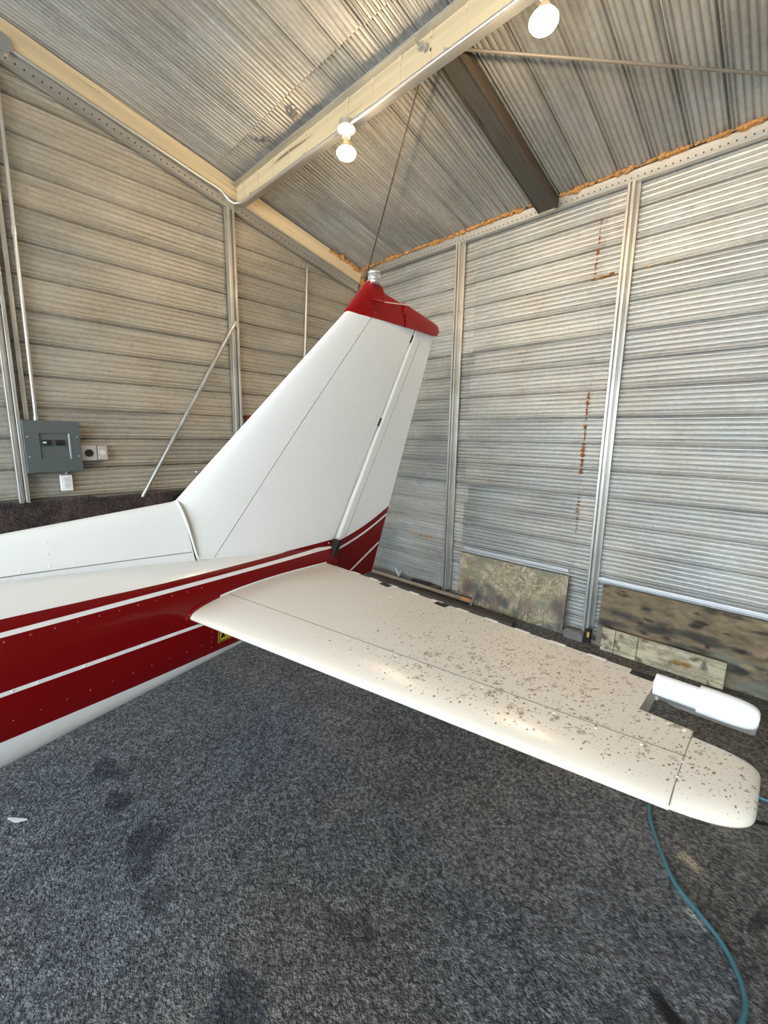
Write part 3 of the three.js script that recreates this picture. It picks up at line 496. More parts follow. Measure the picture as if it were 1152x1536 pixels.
// ------------------------------------------------------------------ the airplane's tail (nose towards +z)
const plane = thing('airplane', 'white and dark red light airplane tail with raised fin and spotted stabilizer', 'airplane', [XC, 0, 0]);
const matWhite = phys({ color: lin(0.80, 0.79, 0.76), roughness: 0.32, clearcoat: 0.6, clearcoatRoughness: 0.12 });
const matRed = phys({ color: lin(0.165, 0.0006, 0.002), roughness: 0.35, specularIntensity: 0.3, clearcoat: 0.3, clearcoatRoughness: 0.06 });
const matRedCap = phys({ color: lin(0.26, 0.002, 0.004), roughness: 0.3, specularIntensity: 0.4, clearcoat: 0.4, clearcoatRoughness: 0.08 });
const matStripe = phys({ color: lin(0.80, 0.77, 0.74), roughness: 0.35, clearcoat: 0.5, clearcoatRoughness: 0.15 });
const matSeam = std({ color: lin(0.20, 0.17, 0.13), roughness: 0.8 });
const matRivet = phys({ color: lin(0.82, 0.81, 0.78), roughness: 0.22, clearcoat: 0.6 }), matRivetRed = phys({ color: lin(0.27, 0.008, 0.01), roughness: 0.2, clearcoat: 0.8 });
const matRubber = std({ color: lin(0.006, 0.006, 0.006), roughness: 0.7 });
const sgn = Math.sign;
// tail cone: superelliptic rings
const wOf = (z) => Math.max(0.05, Math.min(0.27 + 0.14 * z, 0.50)), topOf = (z) => z > 1 ? 1.447 + 0.03 * (z - 1) : 1.392 + 0.07 * z - 0.015 * z * z, botOf = (z) => 0.845 - 0.115 * z, YM = 1.165, NT = 2.9, NB = 3.0;
function ringPoint(z, th) { const c = Math.cos(th), s = Math.sin(th), n = s > 0 ? NT : NB, h = s > 0 ? topOf(z) - YM : YM - botOf(z); return [wOf(z) * sgn(c) * Math.abs(c) ** (2 / n), YM + h * sgn(s) * Math.abs(s) ** (2 / n), z]; }
function coneU(z, y) { const n = y > YM ? NT : NB, h = y > YM ? topOf(z) - YM : YM - botOf(z), t = Math.min(1, Math.abs(y - YM) / h); return wOf(z) * (1 - t ** n) ** (1 / n); }
const CZ0 = 2.2, CZ1 = -1.33;
// angles spaced so that the points of a ring lie evenly along it
const ringTh = (() => { const n = 6000, acc = [0]; let p = ringPoint(-0.3, 0); for (let k = 1; k <= n; k++) { const q = ringPoint(-0.3, k / n * Math.PI * 2); acc.push(acc[k - 1] + Math.hypot(q[0] - p[0], q[1] - p[1])); p = q; } const out = []; let k = 0; for (let j = 0; j <= 240; j++) { const t = acc[n] * j / 240; while (k < n && acc[k + 1] < t) k++; out.push(Math.min(1, k / n + (t - acc[k]) / Math.max(1e-9, acc[Math.min(n, k + 1)] - acc[k]) / n) * Math.PI * 2); } return out; })();
const ringGrid = grid(80, 240, (a, b) => ringPoint(lerp(CZ0, CZ1, a), ringTh[Math.round(b * 240)]), null, false);
const capRing = (z, k, flip) => grid(k, 96, (a, b) => { const p = ringPoint(z, b * Math.PI * 2); return [p[0] * (1 - a), YM + (p[1] - YM) * (1 - a), z]; }, null, flip);
const cone = part('tail_cone', ringGrid, matWhite, plane);
part('front_bulkhead', capRing(CZ0, 2, true), matDark, cone); part('tail_bulkhead', capRing(CZ1, 2, false), matRubber, cone);
// painted bands: thin skins of paint on the cone between two heights
function coneBand(y0, y1, za, zb, mat, name, eps = 0.0013, nz = 80, ny = 30) {
  const side = (s) => grid(nz, ny, (a, b) => { const z = lerp(za, zb, a), y = lerp(y0(z), y1(z), b), d = 0.004; const u = coneU(z, y), k = (coneU(z, y + d) - coneU(z, y - d)) / (2 * d), n = Math.hypot(1, k); return [s * (u + eps / n), y - eps * k / n, z]; }, null, s < 0);
  for (const s of [1, -1]) part(name, side(s), mat, cone);
}
const K = (t) => (z) => curve(t, z);
const yDeck = K([[-1.33, 1.288], [-1.255, 1.292], [-1.04, 1.296], [-0.485, 1.309], [-0.06, 1.327], [2.2, 1.40]]);
const yW1 = K([[-1.33, 1.268], [-1.24, 1.272], [-0.656, 1.281], [-0.057, 1.292], [2.2, 1.34]]);
const yMid = K([[-1.33, 1.105], [-0.607, 1.131], [-0.04, 1.139], [2.2, 1.17]]);
const yBot = K([[-1.33, 1.03], [-0.762, 0.990], [-0.35, 0.993], [-0.02, 1.002], [2.2, 0.98]]);
coneBand((z) => yW1(z) - 0.006, yDeck, CZ0, CZ1, matRed, 'red_band');
coneBand((z) => yW1(z) - 0.006, (z) => yW1(z) + 0.006, CZ0, CZ1, matStripe, 'white_stripe', 0.0021, 80, 4);
coneBand(yBot, (z) => yW1(z) - 0.006, CZ0, CZ1, matRed, 'red_panel');
coneBand((z) => yMid(z) - 0.006, (z) => yMid(z) + 0.006, CZ0, CZ1, matStripe, 'white_stripe', 0.0021, 80, 4);
// skin joint with its raised edge
const bead = (z, y0, y1, mat, name) => { const pts = []; for (let k = 0; k <= 14; k++) { const y = lerp(y0, y1, k / 14); pts.push(V(coneU(z, y), y, z + 0.012 * Math.sin((y - 0.95) * 7))); } part(name, hose(pts, 0.0022, 40, 6), mat, cone); };
bead(-0.662, 1.225, 1.298, matRed, 'skin_joint'); bead(-0.662, 1.30, topOf(-0.66) - 0.003, matWhite, 'skin_joint'); bead(-0.655, 0.995, 1.16, matRed, 'skin_joint');
// rivets
const dome = new THREE.SphereGeometry(1, 7, 4, 0, Math.PI * 2, 0, Math.PI / 2);
function rivets(list, mat, parent, r = 0.0032) { const gs = list.map(([p, n]) => { const g = dome.clone(); g.scale(r, r * 0.55, r); g.applyQuaternion(new THREE.Quaternion().setFromUnitVectors(V(0, 1, 0), n.clone().normalize())); g.translate(p.x, p.y, p.z); return g; }); const m = part('rivets', merge(gs), mat, parent); m.userData.kind = 'stuff'; return m; }
const onCone = (z, y) => { const u = coneU(z, y) + 0.002, d = 0.004, k = (coneU(z, y + d) - coneU(z, y - d)) / (2 * d); return [V(u, y, z), V(1, -k, -0.14)]; };
{
  const red = [], wh = [];
  for (let z = 1.2; z > -0.62; z -= 0.055) red.push(onCone(z, yW1(z) - 0.017));
  for (let z = 1.2; z > -0.62; z -= 0.06) red.push(onCone(z, yMid(z) - 0.085));
  for (let y = 1.02; y < 1.15; y += 0.022) { red.push(onCone(-0.64, y)); red.push(onCone(-0.675, y)); }
  for (let z = 1.2; z > -0.62; z -= 0.055) wh.push(onCone(z, yMid(z)));
  rivets(red, matRivetRed, cone, 0.0034); rivets(wh, matRivet, cone, 0.0036);
}
// yellow warning placard under the stabilizer
{
  const map = canvasTex(128, 96, (c) => { c.fillStyle = '#c9b21c'; c.fillRect(0, 0, 128, 96); c.strokeStyle = '#141208'; c.lineWidth = 7; c.strokeRect(7, 7, 114, 82); c.fillStyle = '#141208'; c.beginPath(); c.moveTo(34, 26); c.lineTo(56, 68); c.lineTo(14, 68); c.closePath(); c.fill(); for (let k = 0; k < 4; k++) c.fillRect(64, 26 + k * 13, 44 - (k % 2) * 12, 5); });
  const p = part('warning_placard', grid(8, 8, (a, b) => { const z = -0.665 - 0.075 * a, y = 1.028 + 0.055 * b; return [coneU(z, y) + 0.002, y, z]; }, (a, b) => [a, b], false), std({ map, roughness: 0.5 }), cone); p.userData.label = 'small yellow and black warning placard';
}

// airfoil half thickness
const naca = (s, t) => 5 * t * (0.2969 * Math.sqrt(Math.max(0, s)) - 0.126 * s - 0.3516 * s * s + 0.2843 * s ** 3 - 0.1015 * s ** 4);

// ---- vertical fin
const zLE = (y) => -0.603 - 1.003 * (y - 1.565), zTE = (y) => -1.652 - (y - 1.064) * 0.369, zHinge = (y) => -1.334 - (y - 1.287) * 0.548;
const FT = 0.092;
function finU(z, y) { const c = zLE(y) - zTE(y), s = clamp((zLE(y) - z) / c, 0, 1); return c * naca(s, FT) * (y > 1.6 ? 1 : 1); }
const zFront = (y) => y > 1.565 ? zLE(y) : lerp(-0.65, -0.603, (y - 1.33) / 0.235);
const yBase = (t) => lerp(1.335, 1.255, t), FTOP = 2.418;
{
  const fin = part('vertical_fin', new THREE.BufferGeometry(), matWhite, plane);
  const side = (s) => grid(70, 60, (a, b) => { const t = a * a * (2 - a) ; const yb = yBase(a); const y = lerp(yb, FTOP, b); const f = zFront(y), h = zHinge(y); const tt = y > 1.565 ? t : a; const z = lerp(f, h, lerp(a, tt, clamp((y - 1.5) * 6, 0, 1))); return [s * finU(z, y), y, z]; }, null, s > 0 ? false : true);
  const rear = grid(30, 4, (a, b) => { const y = lerp(1.255, FTOP, a), z = zHinge(y); return [lerp(-1, 1, b) * finU(z, y), y, z]; }, null, true);
  fin.geometry = merge([side(1), side(-1), rear]);
  // seams, rivets
  const onFin = (z, y) => { const d = 0.005, u = finU(z, y), kz = (finU(z + d, y) - finU(z - d, y)) / (2 * d), ky = (finU(z, y + d) - finU(z, y - d)) / (2 * d); return [V(u + 0.0006, y, z), V(1, -ky, -kz)]; };
  const seam = (pts, r, mat, name = 'panel_seam', n = 50) => { const c = new THREE.CatmullRomCurve3(pts.map(([z, y]) => V(0, y, z)), false, 'catmullrom', 0), q = []; for (let k = 0; k <= n; k++) { const p = c.getPointAt(k / n); q.push(V(finU(p.z, p.y), p.y, p.z)); } return part(name, hose(q, r, n * 2, 6), mat, fin); };
  seam([[-0.715, 1.335], [-1.10, 1.810], [-1.605, 2.414]], 0.0013, matSeam);
  seam([[-0.648, 1.336], [-1.0, 1.298], [-1.31, 1.262]], 0.0022, matSeam, 'base_seam');
  const r = [], row = (z0, y0, z1, y1, step) => { const L = Math.hypot(z1 - z0, y1 - y0), n = Math.round(L / step); for (let k = 0; k <= n; k++) r.push(onFin(lerp(z0, z1, k / n), lerp(y0, y1, k / n))); };
  row(-0.70, 1.35, -1.585, 2.405, 0.062); row(-0.69, 1.672, -0.855, 1.547, 0.05); row(-0.885, 1.515, -1.25, 1.305, 0.05); row(-1.10, 1.815, -1.34, 1.672, 0.042); row(-1.345, 2.085, -1.60, 1.915, 0.045);
  row(-1.31, 1.29, -1.90, 2.37, 0.034); row(-0.68, 1.352, -1.02, 1.315, 0.05);
  rivets(r, matRivet, fin, 0.0040);
  // red paint at the rear foot of the fin
  part('red_band', grid(30, 8, (a, b) => { const z = lerp(-1.02, zHinge(1.30), a), yb = 1.335 - 0.08 * (z + 0.65) / (-0.61) + 0.0, y0 = Math.min(yb, yDeck(z) - 0.0005) - 0.01, y1 = lerp(1.297, 1.304, a) + (a < 0.1 ? 0 : 0), y = lerp(y0, Math.max(y0, y1), b); return [finU(z, y) + 0.001, y, z]; }, null, false), matRed, fin);
  // hinge cut-outs
  for (const y of [2.365, 1.897]) { const z = zHinge(y) - 0.006, g = box(finU(z, y) * 2 + 0.003, 0.046, 0.011, 0, 0, 0, 0); g.rotateX(-Math.atan(0.548)); g.translate(0, y, z); part('hinge', g, matRubber, fin); }
}
// ---- dorsal fin ahead of the seam
{
  const top = (z) => 1.565 - (z + 0.603) * 0.1016, zA = -0.627, zB = 0.75;
  const g = grid(50, 24, (a, b) => { const z0 = lerp(zA, zB, a), th = b * Math.PI, base = topOf(z0) - 0.02, h = Math.max(0.012, top(z0) - base), w = lerp(0.052, 0.030, a) + 0.012; const c = Math.cos(th), s = Math.sin(th), y = base + h * Math.pow(s, 0.55); const z = z0 + (a < 0.02 ? -0.045 * (1 - (y - base) / h) * 0.9 + 0.024 : 0); return [w * sgn(c) * Math.pow(Math.abs(c), 0.9), y, z]; }, null, true);
  const d = part('dorsal_fin', g, matWhite, plane);
  const cy = (z0, t) => { const base = topOf(z0) - 0.02, h = top(z0) - base, w = lerp(0.052, 0.030, (z0 - zA) / (zB - zA)) + 0.012, s = t, c = Math.sqrt(Math.max(0, 1 - s * s)); return V(w * Math.pow(c, 0.9), base + h * Math.pow(s, 0.55), z0); };
  const pts = []; for (let k = 0; k <= 16; k++) { const p = cy(-0.627, lerp(0.02, 0.999, k / 16)); p.z += lerp(-0.026, 0.022, (p.y - 1.33) / 0.235); p.x = Math.max(p.x, finU(p.z - 0.004, p.y) + 0.001); pts.push(p); }
  part('edge_trim', hose(pts, 0.0045, 60, 8), matWhite, d);
  const base = []; for (let k = 0; k <= 20; k++) { const z = lerp(-0.63, 0.7, k / 20); base.push(cy(z, 0.06)); } part('base_seam', hose(base, 0.0016, 60, 6), matSeam, d);
  const r = []; for (const z of [-0.20, -0.47, 0.1, 0.35]) for (const t of [0.12, 0.32, 0.6]) { const p = cy(z, t); r.push([p, V(1, 0.3, 0)]); }
  for (let z = -0.55; z < 0.6; z += 0.07) r.push([cy(z, 0.09).add(V(0.0005, 0.004, 0)), V(1, 0.3, 0)]);
  rivets(r, matRivet, d, 0.0034);
}
// ---- rudder
const GAP = 0.012;
function rudU(z, y) { return Math.max(0.003, finU(z, y)); }
{
  const yB = 1.055, rud = part('rudder', new THREE.BufferGeometry(), matWhite, plane), R0 = (y) => finU(zHinge(y), y) * 0.96;
  const side = (s) => grid(34, 50, (a, b) => { const y = lerp(yB, FTOP, b), zh = zHinge(y) - GAP, r = R0(y), zt = zTE(y); if (a < 0.2) { const th = a / 0.2 * Math.PI / 2; return [s * r * Math.sin(th), y, zh - r * 0.9 * (1 - Math.cos(th))]; } const t = (a - 0.2) / 0.8, z = lerp(zh - r * 0.9, zt, t); return [s * lerp(r, 0.003, t ** 0.9), y, z]; }, null, s > 0 ? false : true);
  const surf = (z, y) => { const zh = zHinge(y) - GAP, r = R0(y), z1 = zh - r * 0.9, t = clamp((z1 - z) / (z1 - zTE(y)), 0, 1); return z > z1 ? r * Math.sqrt(Math.max(0, 1 - ((z - z1) / (r * 0.9)) ** 2)) : lerp(r, 0.003, t ** 0.9); };
  const bottom = grid(34, 2, (a, b) => { const y = yB, zh = zHinge(y) - GAP, z = lerp(zh, zTE(y), a); return [lerp(-1, 1, b) * surf(z, y), y, z]; }, null, true);
  const edge = grid(40, 2, (a, b) => { const y = lerp(yB, FTOP, a); return [lerp(-0.003, 0.003, b), y, zTE(y)]; }, null, false);
  rud.geometry = merge([side(1), side(-1), bottom, edge]);
  const patch = (l0, l1, mat, name, eps, nu = 40, nv = 8) => { for (const s of [1, -1]) part(name, grid(nu, nv, (a, b) => { const p0 = l0(a), p1 = l1(a), z = lerp(p0[0], p1[0], b), y = lerp(p0[1], p1[1], b); return [s * (surf(z, y) + eps), y, z]; }, null, s > 0 ? false : true), mat, rud); };
  const line = (ya, yb, dip = 0.018) => (t) => { const y = lerp(ya, yb, t) - dip * Math.sin(Math.PI * t); return [lerp(zHinge(y) - GAP, zTE(y), t), y]; };
  patch(line(yB, yB + 0.001, 0), line(1.282, 1.425), matRed, 'red_panel', 0.0008, 40, 20);
  patch(line(1.229, 1.372), line(1.243, 1.386), matStripe, 'white_stripe', 0.0015, 40, 2);
  const l2 = (o) => (t) => { const z = lerp(-1.395, -1.705, t); return [z, lerp(1.060, 1.215, t) + o]; };
  patch(l2(0), l2(0.013), matStripe, 'white_stripe', 0.0015, 40, 2);
  // seam behind the round nose, rivets
  const q = []; for (let k = 0; k <= 40; k++) { const y = lerp(1.285, 2.37, k / 40), z = zHinge(y) - GAP - 0.072; q.push(V(surf(z, y) + 0.0002, y, z)); } part('panel_seam', hose(q, 0.0012, 80, 6), matSeam, rud);
  const r = []; for (let y = 1.36; y < 2.4; y += 0.045) { const z = lerp(zHinge(y), zTE(y), 0.55); r.push([V(surf(z, y) + 0.0005, y, z), V(1, 0, -0.1)]); }
  for (let t = 0.35; t < 0.95; t += 0.12) { const y = 1.885 - t * 0.18, z = lerp(zHinge(y), zTE(y), t); r.push([V(surf(z, y) + 0.0005, y, z), V(1, 0, -0.1)]); }
  rivets(r, matRivet, rud, 0.003);
  // black boot in the gap at the foot
  part('gap_seal', (() => { const g = box(0.166, 0.135, 0.024, 0, 0, 0, 0.004); g.rotateX(-Math.atan(0.5)); g.translate(0, 1.243, -1.322); return g; })(), matRubber, rud);
}
// ---- red fibreglass cap, beacon, antenna rods
{
  const cap = (z0, z1, yb, yt, tw, n, name, parent, close) => {
    const side = grid(n, 24, (a, b) => { const z = lerp(z0, z1, a), th = b * Math.PI, c = Math.cos(th), s = Math.sin(th), h = Math.max(0.001, yt(z) - yb(z)), w = tw(z); return [w * sgn(c) * Math.abs(c) ** 0.7, yb(z) + h * s ** 0.75, z]; }, null, false);
    const end = (z, f) => grid(2, 24, (a, b) => { const th = b * Math.PI, c = Math.cos(th), s = Math.sin(th), h = Math.max(0.001, yt(z) - yb(z)), w = tw(z) * (1 - a); return [w * sgn(c) * Math.abs(c) ** 0.7, yb(z) + h * s ** 0.75 * (1 - a), z]; }, null, f);
    return part(name, merge([side, end(z0, true), end(z1, false)]), matRedCap, parent);
  };
  const yt1 = (z) => curve([[-1.86, 2.534], [-1.73, 2.556], [-1.705, 2.563], [-1.692, 2.590], [-1.602, 2.594], [-1.455, 2.424]], z);
  const c1 = cap(-1.452, -1.852, () => 2.412, yt1, (z) => { const u = finU(z, 2.42) + 0.0012; return z > -1.6 ? Math.max(0.002, u) : Math.max(u, 0.034); }, 40, 'fin_cap', plane);
  part('cap_flange', hose([V(0.0345, 2.47, -1.842), V(0.0345, 2.505, -1.850), V(0.030, 2.523, -1.854), V(0.015, 2.534, -1.857), V(-0.015, 2.534, -1.857), V(-0.030, 2.523, -1.854), V(-0.0345, 2.47, -1.842)], 0.0065, 40, 8), matRedCap, c1);
  const lipPts = []; for (let k = 0; k <= 30; k++) { const z = lerp(-1.5, -1.86, k / 30); lipPts.push(V(Math.max(0.012, finU(z, 2.46)) + 0.002, 2.462 - 0.03 * k / 30, z)); } part('cap_crease', hose(lipPts, 0.0014, 40, 6), matRed, c1);
  const yt2 = (z) => curve([[-2.20, 2.462], [-2.185, 2.482], [-2.15, 2.493], [-1.86, 2.545]], z);
  const c2 = cap(-1.862, -2.20, (z) => curve([[-2.2, 2.448], [-2.16, 2.416], [-1.862, 2.412]], z), yt2, (z) => curve([[-2.20, 0.008], [-2.17, 0.018], [-2.05, 0.026], [-1.862, 0.034]], z), 40, 'rudder_cap', plane);
  rivets([[V(0.036, 2.47, -1.60), V(1, 0, 0)], [V(0.036, 2.44, -1.62), V(1, 0, 0)], [V(0.036, 2.44, -1.75), V(1, 0, 0)], [V(0.036, 2.46, -1.77), V(1, 0, 0)], [V(0.034, 2.46, -1.9), V(1, 0, 0)], [V(0.028, 2.45, -2.0), V(1, 0, 0)]], matRivetRed, c1, 0.004);
  const lathe = (p) => { const g = new THREE.LatheGeometry(p.map(([r, y]) => new THREE.Vector2(r, y)), 28); g.translate(0, 2.588, -1.648); return g; };
  const b = part('beacon', lathe([[0, -0.01], [0.036, -0.01], [0.036, 0.010], [0.033, 0.013], [0, 0.013]]), std({ color: lin(0.75, 0.74, 0.72), metalness: 0.9, roughness: 0.3 }), plane); b.userData.label = 'chrome and glass tail beacon';
  part('lens', lathe([[0.031, 0.012], [0.031, 0.045], [0.028, 0.052], [0.0, 0.055]]), phys({ color: lin(0.9, 0.9, 0.9), transmission: 0.75, roughness: 0.12, thickness: 0.01, ior: 1.45 }), b);
  part('top_ring', lathe([[0.0325, 0.046], [0.034, 0.05], [0.0325, 0.054], [0.02, 0.058], [0, 0.059]]), matConduit, b);
  part('lamp_core', lathe([[0, 0.012], [0.017, 0.012], [0.02, 0.03], [0.012, 0.045], [0, 0.046]]), std({ color: lin(0.7, 0.68, 0.65), metalness: 0.6, roughness: 0.35 }), b);
  for (const s of [1, -1]) { const a = part('antenna_rod', rod(V(s * 0.034, 2.494, -1.625), V(s * 0.372, 2.492, -2.29), 0.0028, 8, 0.0016), std({ color: lin(0.55, 0.42, 0.36), roughness: 0.5, metalness: 0.3 }), plane); part('antenna_base', rod(V(s * 0.03, 2.497, -1.605), V(s * 0.056, 2.494, -1.668), 0.006, 8, 0.004), matRedCap, a); }
}

// ---- horizontal stabilizer and elevator, both sides
const sLE = (u) => -0.555 - 0.2 * (u - 0.19), sTE = (u) => -1.69 + 0.06 * u, HZ = -1.255, YS = 1.172, UN = 1.49, UJ = 1.595, ZN = -1.065;
const stabT = (u, z) => { const c = sLE(u) - sTE(u), s = clamp((sLE(u) - z) / c, 0, 1); return c * naca(s, 0.086); };
const SU0 = 0.05, SU1 = 1.72, SZ0 = -1.28, SZ1 = -0.50;
const drops = canvasTex(2048, 1024, (c, W, H) => {
  const rng = rngOf(91), px = W / (SU1 - SU0), X = (u) => (u - SU0) * px, Y = (z) => (z - SZ0) / (SZ1 - SZ0) * H; c.fillStyle = '#f1ece4'; c.fillRect(0, 0, W, H);
  // dried muddy splashes: dense towards the tip, none at the root
  const dens = (u, z) => { const a = clamp((u - 0.62) / 0.55, 0, 1), m = clamp((sLE(u) - 0.02 - z) / 0.05, 0, 1); return a * a * (3 - 2 * a) * m; };
  const blob = (u, z, r, al, rgb) => { const x = X(u), y = Y(z), n = 9, th = -1.1 + (rng() - 0.5) * 1.2, el = 0.35 + 0.5 * rng(); c.save(); c.translate(x, y); c.rotate(th); c.fillStyle = `rgba(${rgb},${al})`; c.beginPath(); for (let k = 0; k <= n; k++) { const a = k / n * 6.283, q = r * px * (0.65 + 0.6 * rng()); const xx = q * Math.cos(a), yy = q * el * Math.sin(a); k ? c.lineTo(xx, yy) : c.moveTo(xx, yy); } c.closePath(); c.fill(); c.restore(); };
  for (let k = 0; k < 17000; k++) { const u = lerp(0.6, 1.72, rng()), z = lerp(-1.28, -0.7, rng()); if (rng() > dens(u, z) * 0.42) continue; const r = 0.0010 + 0.0036 * rng() ** 3.4; blob(u, z, r, 0.45 + 0.4 * rng(), rng() < 0.5 ? '104,84,60' : '126,104,78'); }
  for (let k = 0; k < 110; k++) { const u = lerp(0.85, 1.62, rng() ** 0.7), z = sLE(u) - lerp(0.06, 0.40, rng()); const r = 0.006 + 0.006 * rng(); for (let j = 0; j < 7; j++) blob(u + (rng() - 0.5) * r * 1.7, z + (rng() - 0.5) * r * 1.7, r * (0.2 + 0.55 * rng()), 0.12 + 0.25 * rng(), '112,90,64'); }
  for (let k = 0; k < 900; k++) { const u = lerp(0.5, 1.35, rng()), z = lerp(-1.26, -0.95, rng()); if (rng() > clamp((u - 0.55) * 1.6, 0, 1)) continue; c.save(); c.translate(X(u), Y(z)); c.rotate(1.25 + (rng() - 0.5) * 0.3); c.fillStyle = `rgba(130,108,82,${0.15 + 0.25 * rng()})`; c.fillRect(0, 0, (0.004 + 0.014 * rng()) * px, 1.3 + rng() * 1.6); c.restore(); }
  for (let k = 0; k < 34; k++) { const u = lerp(0.2, 0.7, rng()), z = lerp(-1.2, -0.7, rng()); blob(u, z, 0.001 + 0.002 * rng(), 0.4, '120,100,74'); }
});
drops.flipY = false; drops.wrapS = drops.wrapT = THREE.ClampToEdgeWrapping;
const matStab = phys({ color: lin(0.79, 0.735, 0.665), roughness: 0.34, clearcoat: 0.5, clearcoatRoughness: 0.14, map: drops });
const matStripeStab = phys({ color: lin(0.74, 0.68, 0.61), roughness: 0.4 });
const stabUV = (a, b, p) => [(Math.abs(p[0]) - SU0) / (SU1 - SU0), (p[2] - SZ0) / (SZ1 - SZ0)];
for (const S of [1, -1]) {
  const rearOf = (u) => HZ, skin = (ua, ub, rz, nu, ns, top) => grid(nu, ns, (a, b) => { const u = lerp(ua, ub, a), z = lerp(sLE(u), rz, b * b * (1.6 - 0.6 * b)); return [S * u, YS + top * stabT(u, z), z]; }, stabUV, (S * top) < 0);
  const wall = (ua, ub, za, zb) => grid(12, 2, (a, b) => { const u = lerp(ua, ub, a), z = lerp(za, zb, a), t = stabT(u, z); return [S * u, YS + lerp(-t, t, b), z]; }, stabUV, false);
  const stab = part('stabilizer', merge([skin(SU0, UN, HZ, 60, 40, 1), skin(SU0, UN, HZ, 60, 40, -1), skin(UN, UJ, ZN, 8, 34, 1), skin(UN, UJ, ZN, 8, 34, -1), wall(SU0, UN, HZ, HZ), wall(UN, UN + 1e-4, HZ, ZN), wall(UN, UJ, ZN, ZN)]), matStab, plane);
  // rounded plastic tip
  const tipP = (a, b, top) => { const q = a * Math.PI / 2, e = Math.sin(q) ** 0.72, f = 1 - Math.cos(q) ** 0.72, u = UJ + 0.115 * e, le = sLE(UJ) - 0.030 * e - 0.065 * f, te = ZN + 0.004 * e + 0.04 * f, z = lerp(le, te, b), c = le - te, base = stabT(UJ, lerp(sLE(UJ), ZN, b)) + 0.0015, edge = Math.sqrt(Math.max(0, 1 - (2 * b - 1) ** 8)), th = base * Math.sqrt(Math.max(0, 1 - (a * 1.0) ** 3.2)) * edge; return [S * u, YS + top * th, z]; };
  part('tip_cap', merge([1, -1].map((top) => grid(20, 40, (a, b) => tipP(a, b ** 1.3, top), stabUV, (S * top) < 0))), matStab, stab);
  const tipSeam = []; for (let k = 0; k <= 30; k++) { const z = lerp(sLE(UJ) - 0.002, ZN, k / 30); tipSeam.push(V(S * UJ, YS + stabT(UJ, z) + 0.0006, z)); } part('tip_seam', hose(tipSeam, 0.0011, 60, 6), matSeam, stab);
  const spar = []; for (let k = 0; k <= 40; k++) { const u = lerp(0.16, UJ, k / 40), z = lerp(-0.715, -0.965, (u - 0.16) / (UJ - 0.16)); spar.push(V(S * u, YS + stabT(u, z) + 0.0002, z)); } part('panel_seam', hose(spar, 0.0012, 80, 6), matSeam, stab);
  const r = [], at = (u, z) => [V(S * u, YS + stabT(u, z) + 0.0004, z), V(0, 1, 0)];
  for (let u = 0.2; u < UJ; u += u < 0.42 ? 0.022 : 0.085) { const z = lerp(-0.715, -0.965, (u - 0.16) / (UJ - 0.16)); r.push(at(u, z + 0.012)); if (u < 0.42) r.push(at(u + 0.01, z - 0.01)); }
  for (let u = 0.15; u < 0.34; u += 0.027) r.push(at(u, HZ + 0.035)); for (let z = -0.98; z > -1.24; z -= 0.055) { r.push(at(0.62, z)); r.push(at(0.45, z)); r.push(at(0.98, z)); }
  for (const [u, z] of [[UJ + 0.015, -0.90], [UJ + 0.015, -0.945], [0.22, -0.62], [0.235, -0.65], [0.21, -0.67]]) r.push(at(Math.min(u, UJ), z));
  for (const u of [UN + 0.03, UN + 0.06, UN + 0.09]) r.push(at(u, ZN + 0.012));
  rivets(r, matRivet, stab, 0.0034);
  for (const u of [0.50, 0.79, 1.455]) part('hinge', box(0.055, 0.012, 0.03, S * u, YS + stabT(u, HZ) - 0.0045, HZ + 0.012, 0), matRubber, stab);
  const rows = []; for (let u = 0.3; u < 1.45; u += 0.115) rows.push(box(0.05, 0.004, 0.012, S * u, YS + stabT(u, HZ) - 0.001, HZ - 0.004, 0)); part('edge_clips', merge(rows), matStripeStab, stab).userData.kind = 'stuff';
  // trim where the stabilizer leaves the cone
  const gp = [], gr = []; for (let k = 0; k <= 40; k++) { const z = lerp(-0.64, -1.25, k / 40), y = YS + stabT(wOf(z), z) + 0.003; gp.push(V(S * (coneU(z, y) + 0.002), y, z)); }
  part('root_seal', hose(gp, 0.0045, 60, 6), matStripe, stab);
  for (let k = -20; k <= 30; k++) { const q = Math.abs(k) / 30, z = -0.546 - 0.13 * q * q, u = wOf(z), y = YS + sgn(k) * (stabT(u, Math.min(z, sLE(u))) + 0.006 * Math.min(1, q * 4)); gr.push(V(S * (coneU(z, y) + 0.002), y, z)); } part('root_fairing', hose(gr, 0.0065, 70, 8), matRed, stab);
  // elevator, hanging down on its hinges
  const elev = new THREE.Group(); elev.name = 'elevator'; elev.position.set(0, YS - 0.012, HZ - 0.022); elev.rotation.x = -0.576; plane.add(elev);
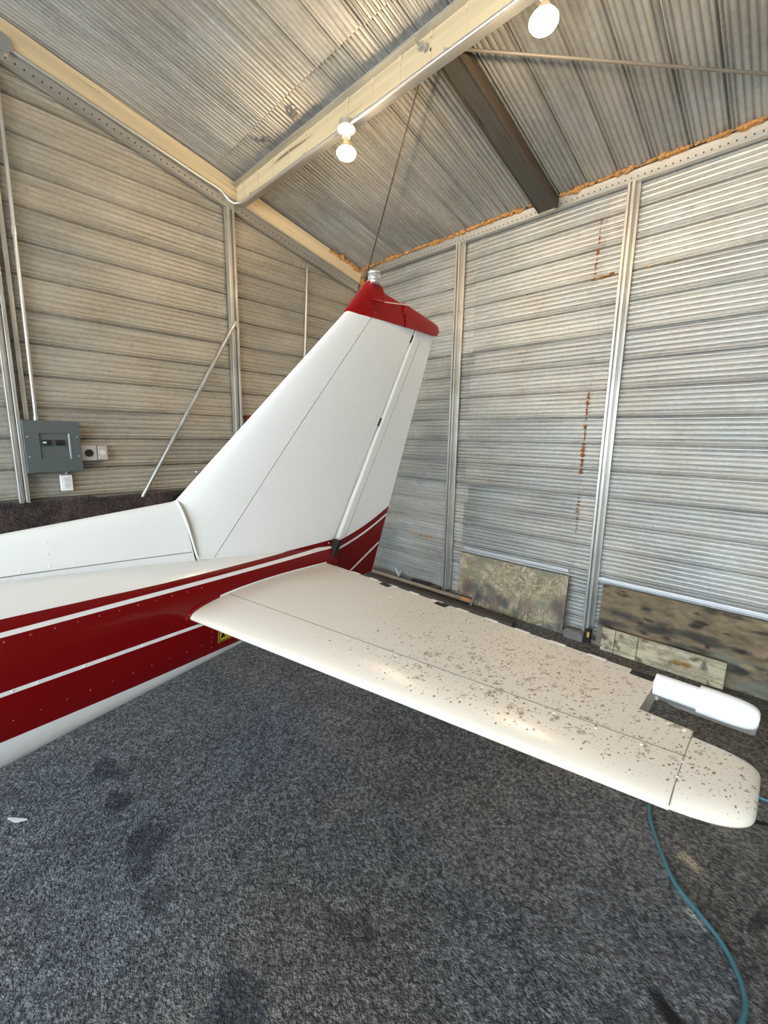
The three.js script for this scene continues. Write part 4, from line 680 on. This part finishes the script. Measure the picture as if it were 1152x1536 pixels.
  const prof = (u, fwd, r) => { const ch = (HZ - 0.022) - sTE(u), p = []; for (let k = 0; k <= 10; k++) { const th = Math.PI / 2 + k / 10 * Math.PI; p.push([r * Math.sin(th), fwd - r * Math.cos(th) * -0 + r * 0.9 * -Math.cos(th)]); } return { p, ch }; };
  const sect = (u, fwd, r, v) => { const ch = (HZ - 0.022) - sTE(u), t = v; if (t < 0.35) { const q = t / 0.35; return [lerp(0.003, r, q), lerp(-ch, fwd, q)]; } if (t > 0.65) { const q = (t - 0.65) / 0.35; return [-lerp(r, 0.003, q), lerp(fwd, -ch, q)]; } const th = (t - 0.35) / 0.3 * Math.PI; return [r * Math.cos(th), fwd + r * 0.85 * Math.sin(th)]; };
  const loft = (ua, ub, fwd, rr, nu = 10, round = 0) => grid(nu, 44, (a, b) => { const q = round ? Math.sin(a * Math.PI / 2) : a, u = lerp(ua, ub, q), k = round ? Math.sqrt(Math.max(0.0004, 1 - a ** 3)) : 1, [y, z] = sect(u, fwd, rr(u), b); return [S * u, y * k, round ? -0.0 + z * lerp(1, 0.90, a ** 3) : z]; }, null, S > 0);
  const endCap = (u, fwd, r, f) => grid(2, 44, (a, b) => { const [y, z] = sect(u, fwd, r, b); return [S * u, y * (1 - a), z]; }, null, f);
  part('main_panel', merge([loft(0.12, UN + 0.006, 0.0, (u) => lerp(0.036, 0.028, u / 1.6), 30), endCap(0.12, 0, 0.036, S < 0)]), matStab.clone(), elev).material = matWhite;
  part('balance_horn', merge([loft(UN + 0.006, UJ - 0.01, 0.113, (u) => 0.0265, 8), endCap(UN + 0.006, 0.113, 0.0265, S < 0)]), matWhite, elev);
  part('horn_tip', merge([loft(UJ - 0.01, SU1 - 0.025, 0.115, (u) => 0.0325, 16, 1), endCap(UJ - 0.01, 0.115, 0.0325, S < 0)]), matWhite, elev);
  rivets([[V(S * (UN + 0.03), 0.008, 0.113 + 0.0225), V(0, 0.3, 1)], [V(S * (UN + 0.07), 0.0, 0.113 + 0.0225), V(0, 0, 1)]], matRivet, elev, 0.004);
}
renderer.render(scene, camera);
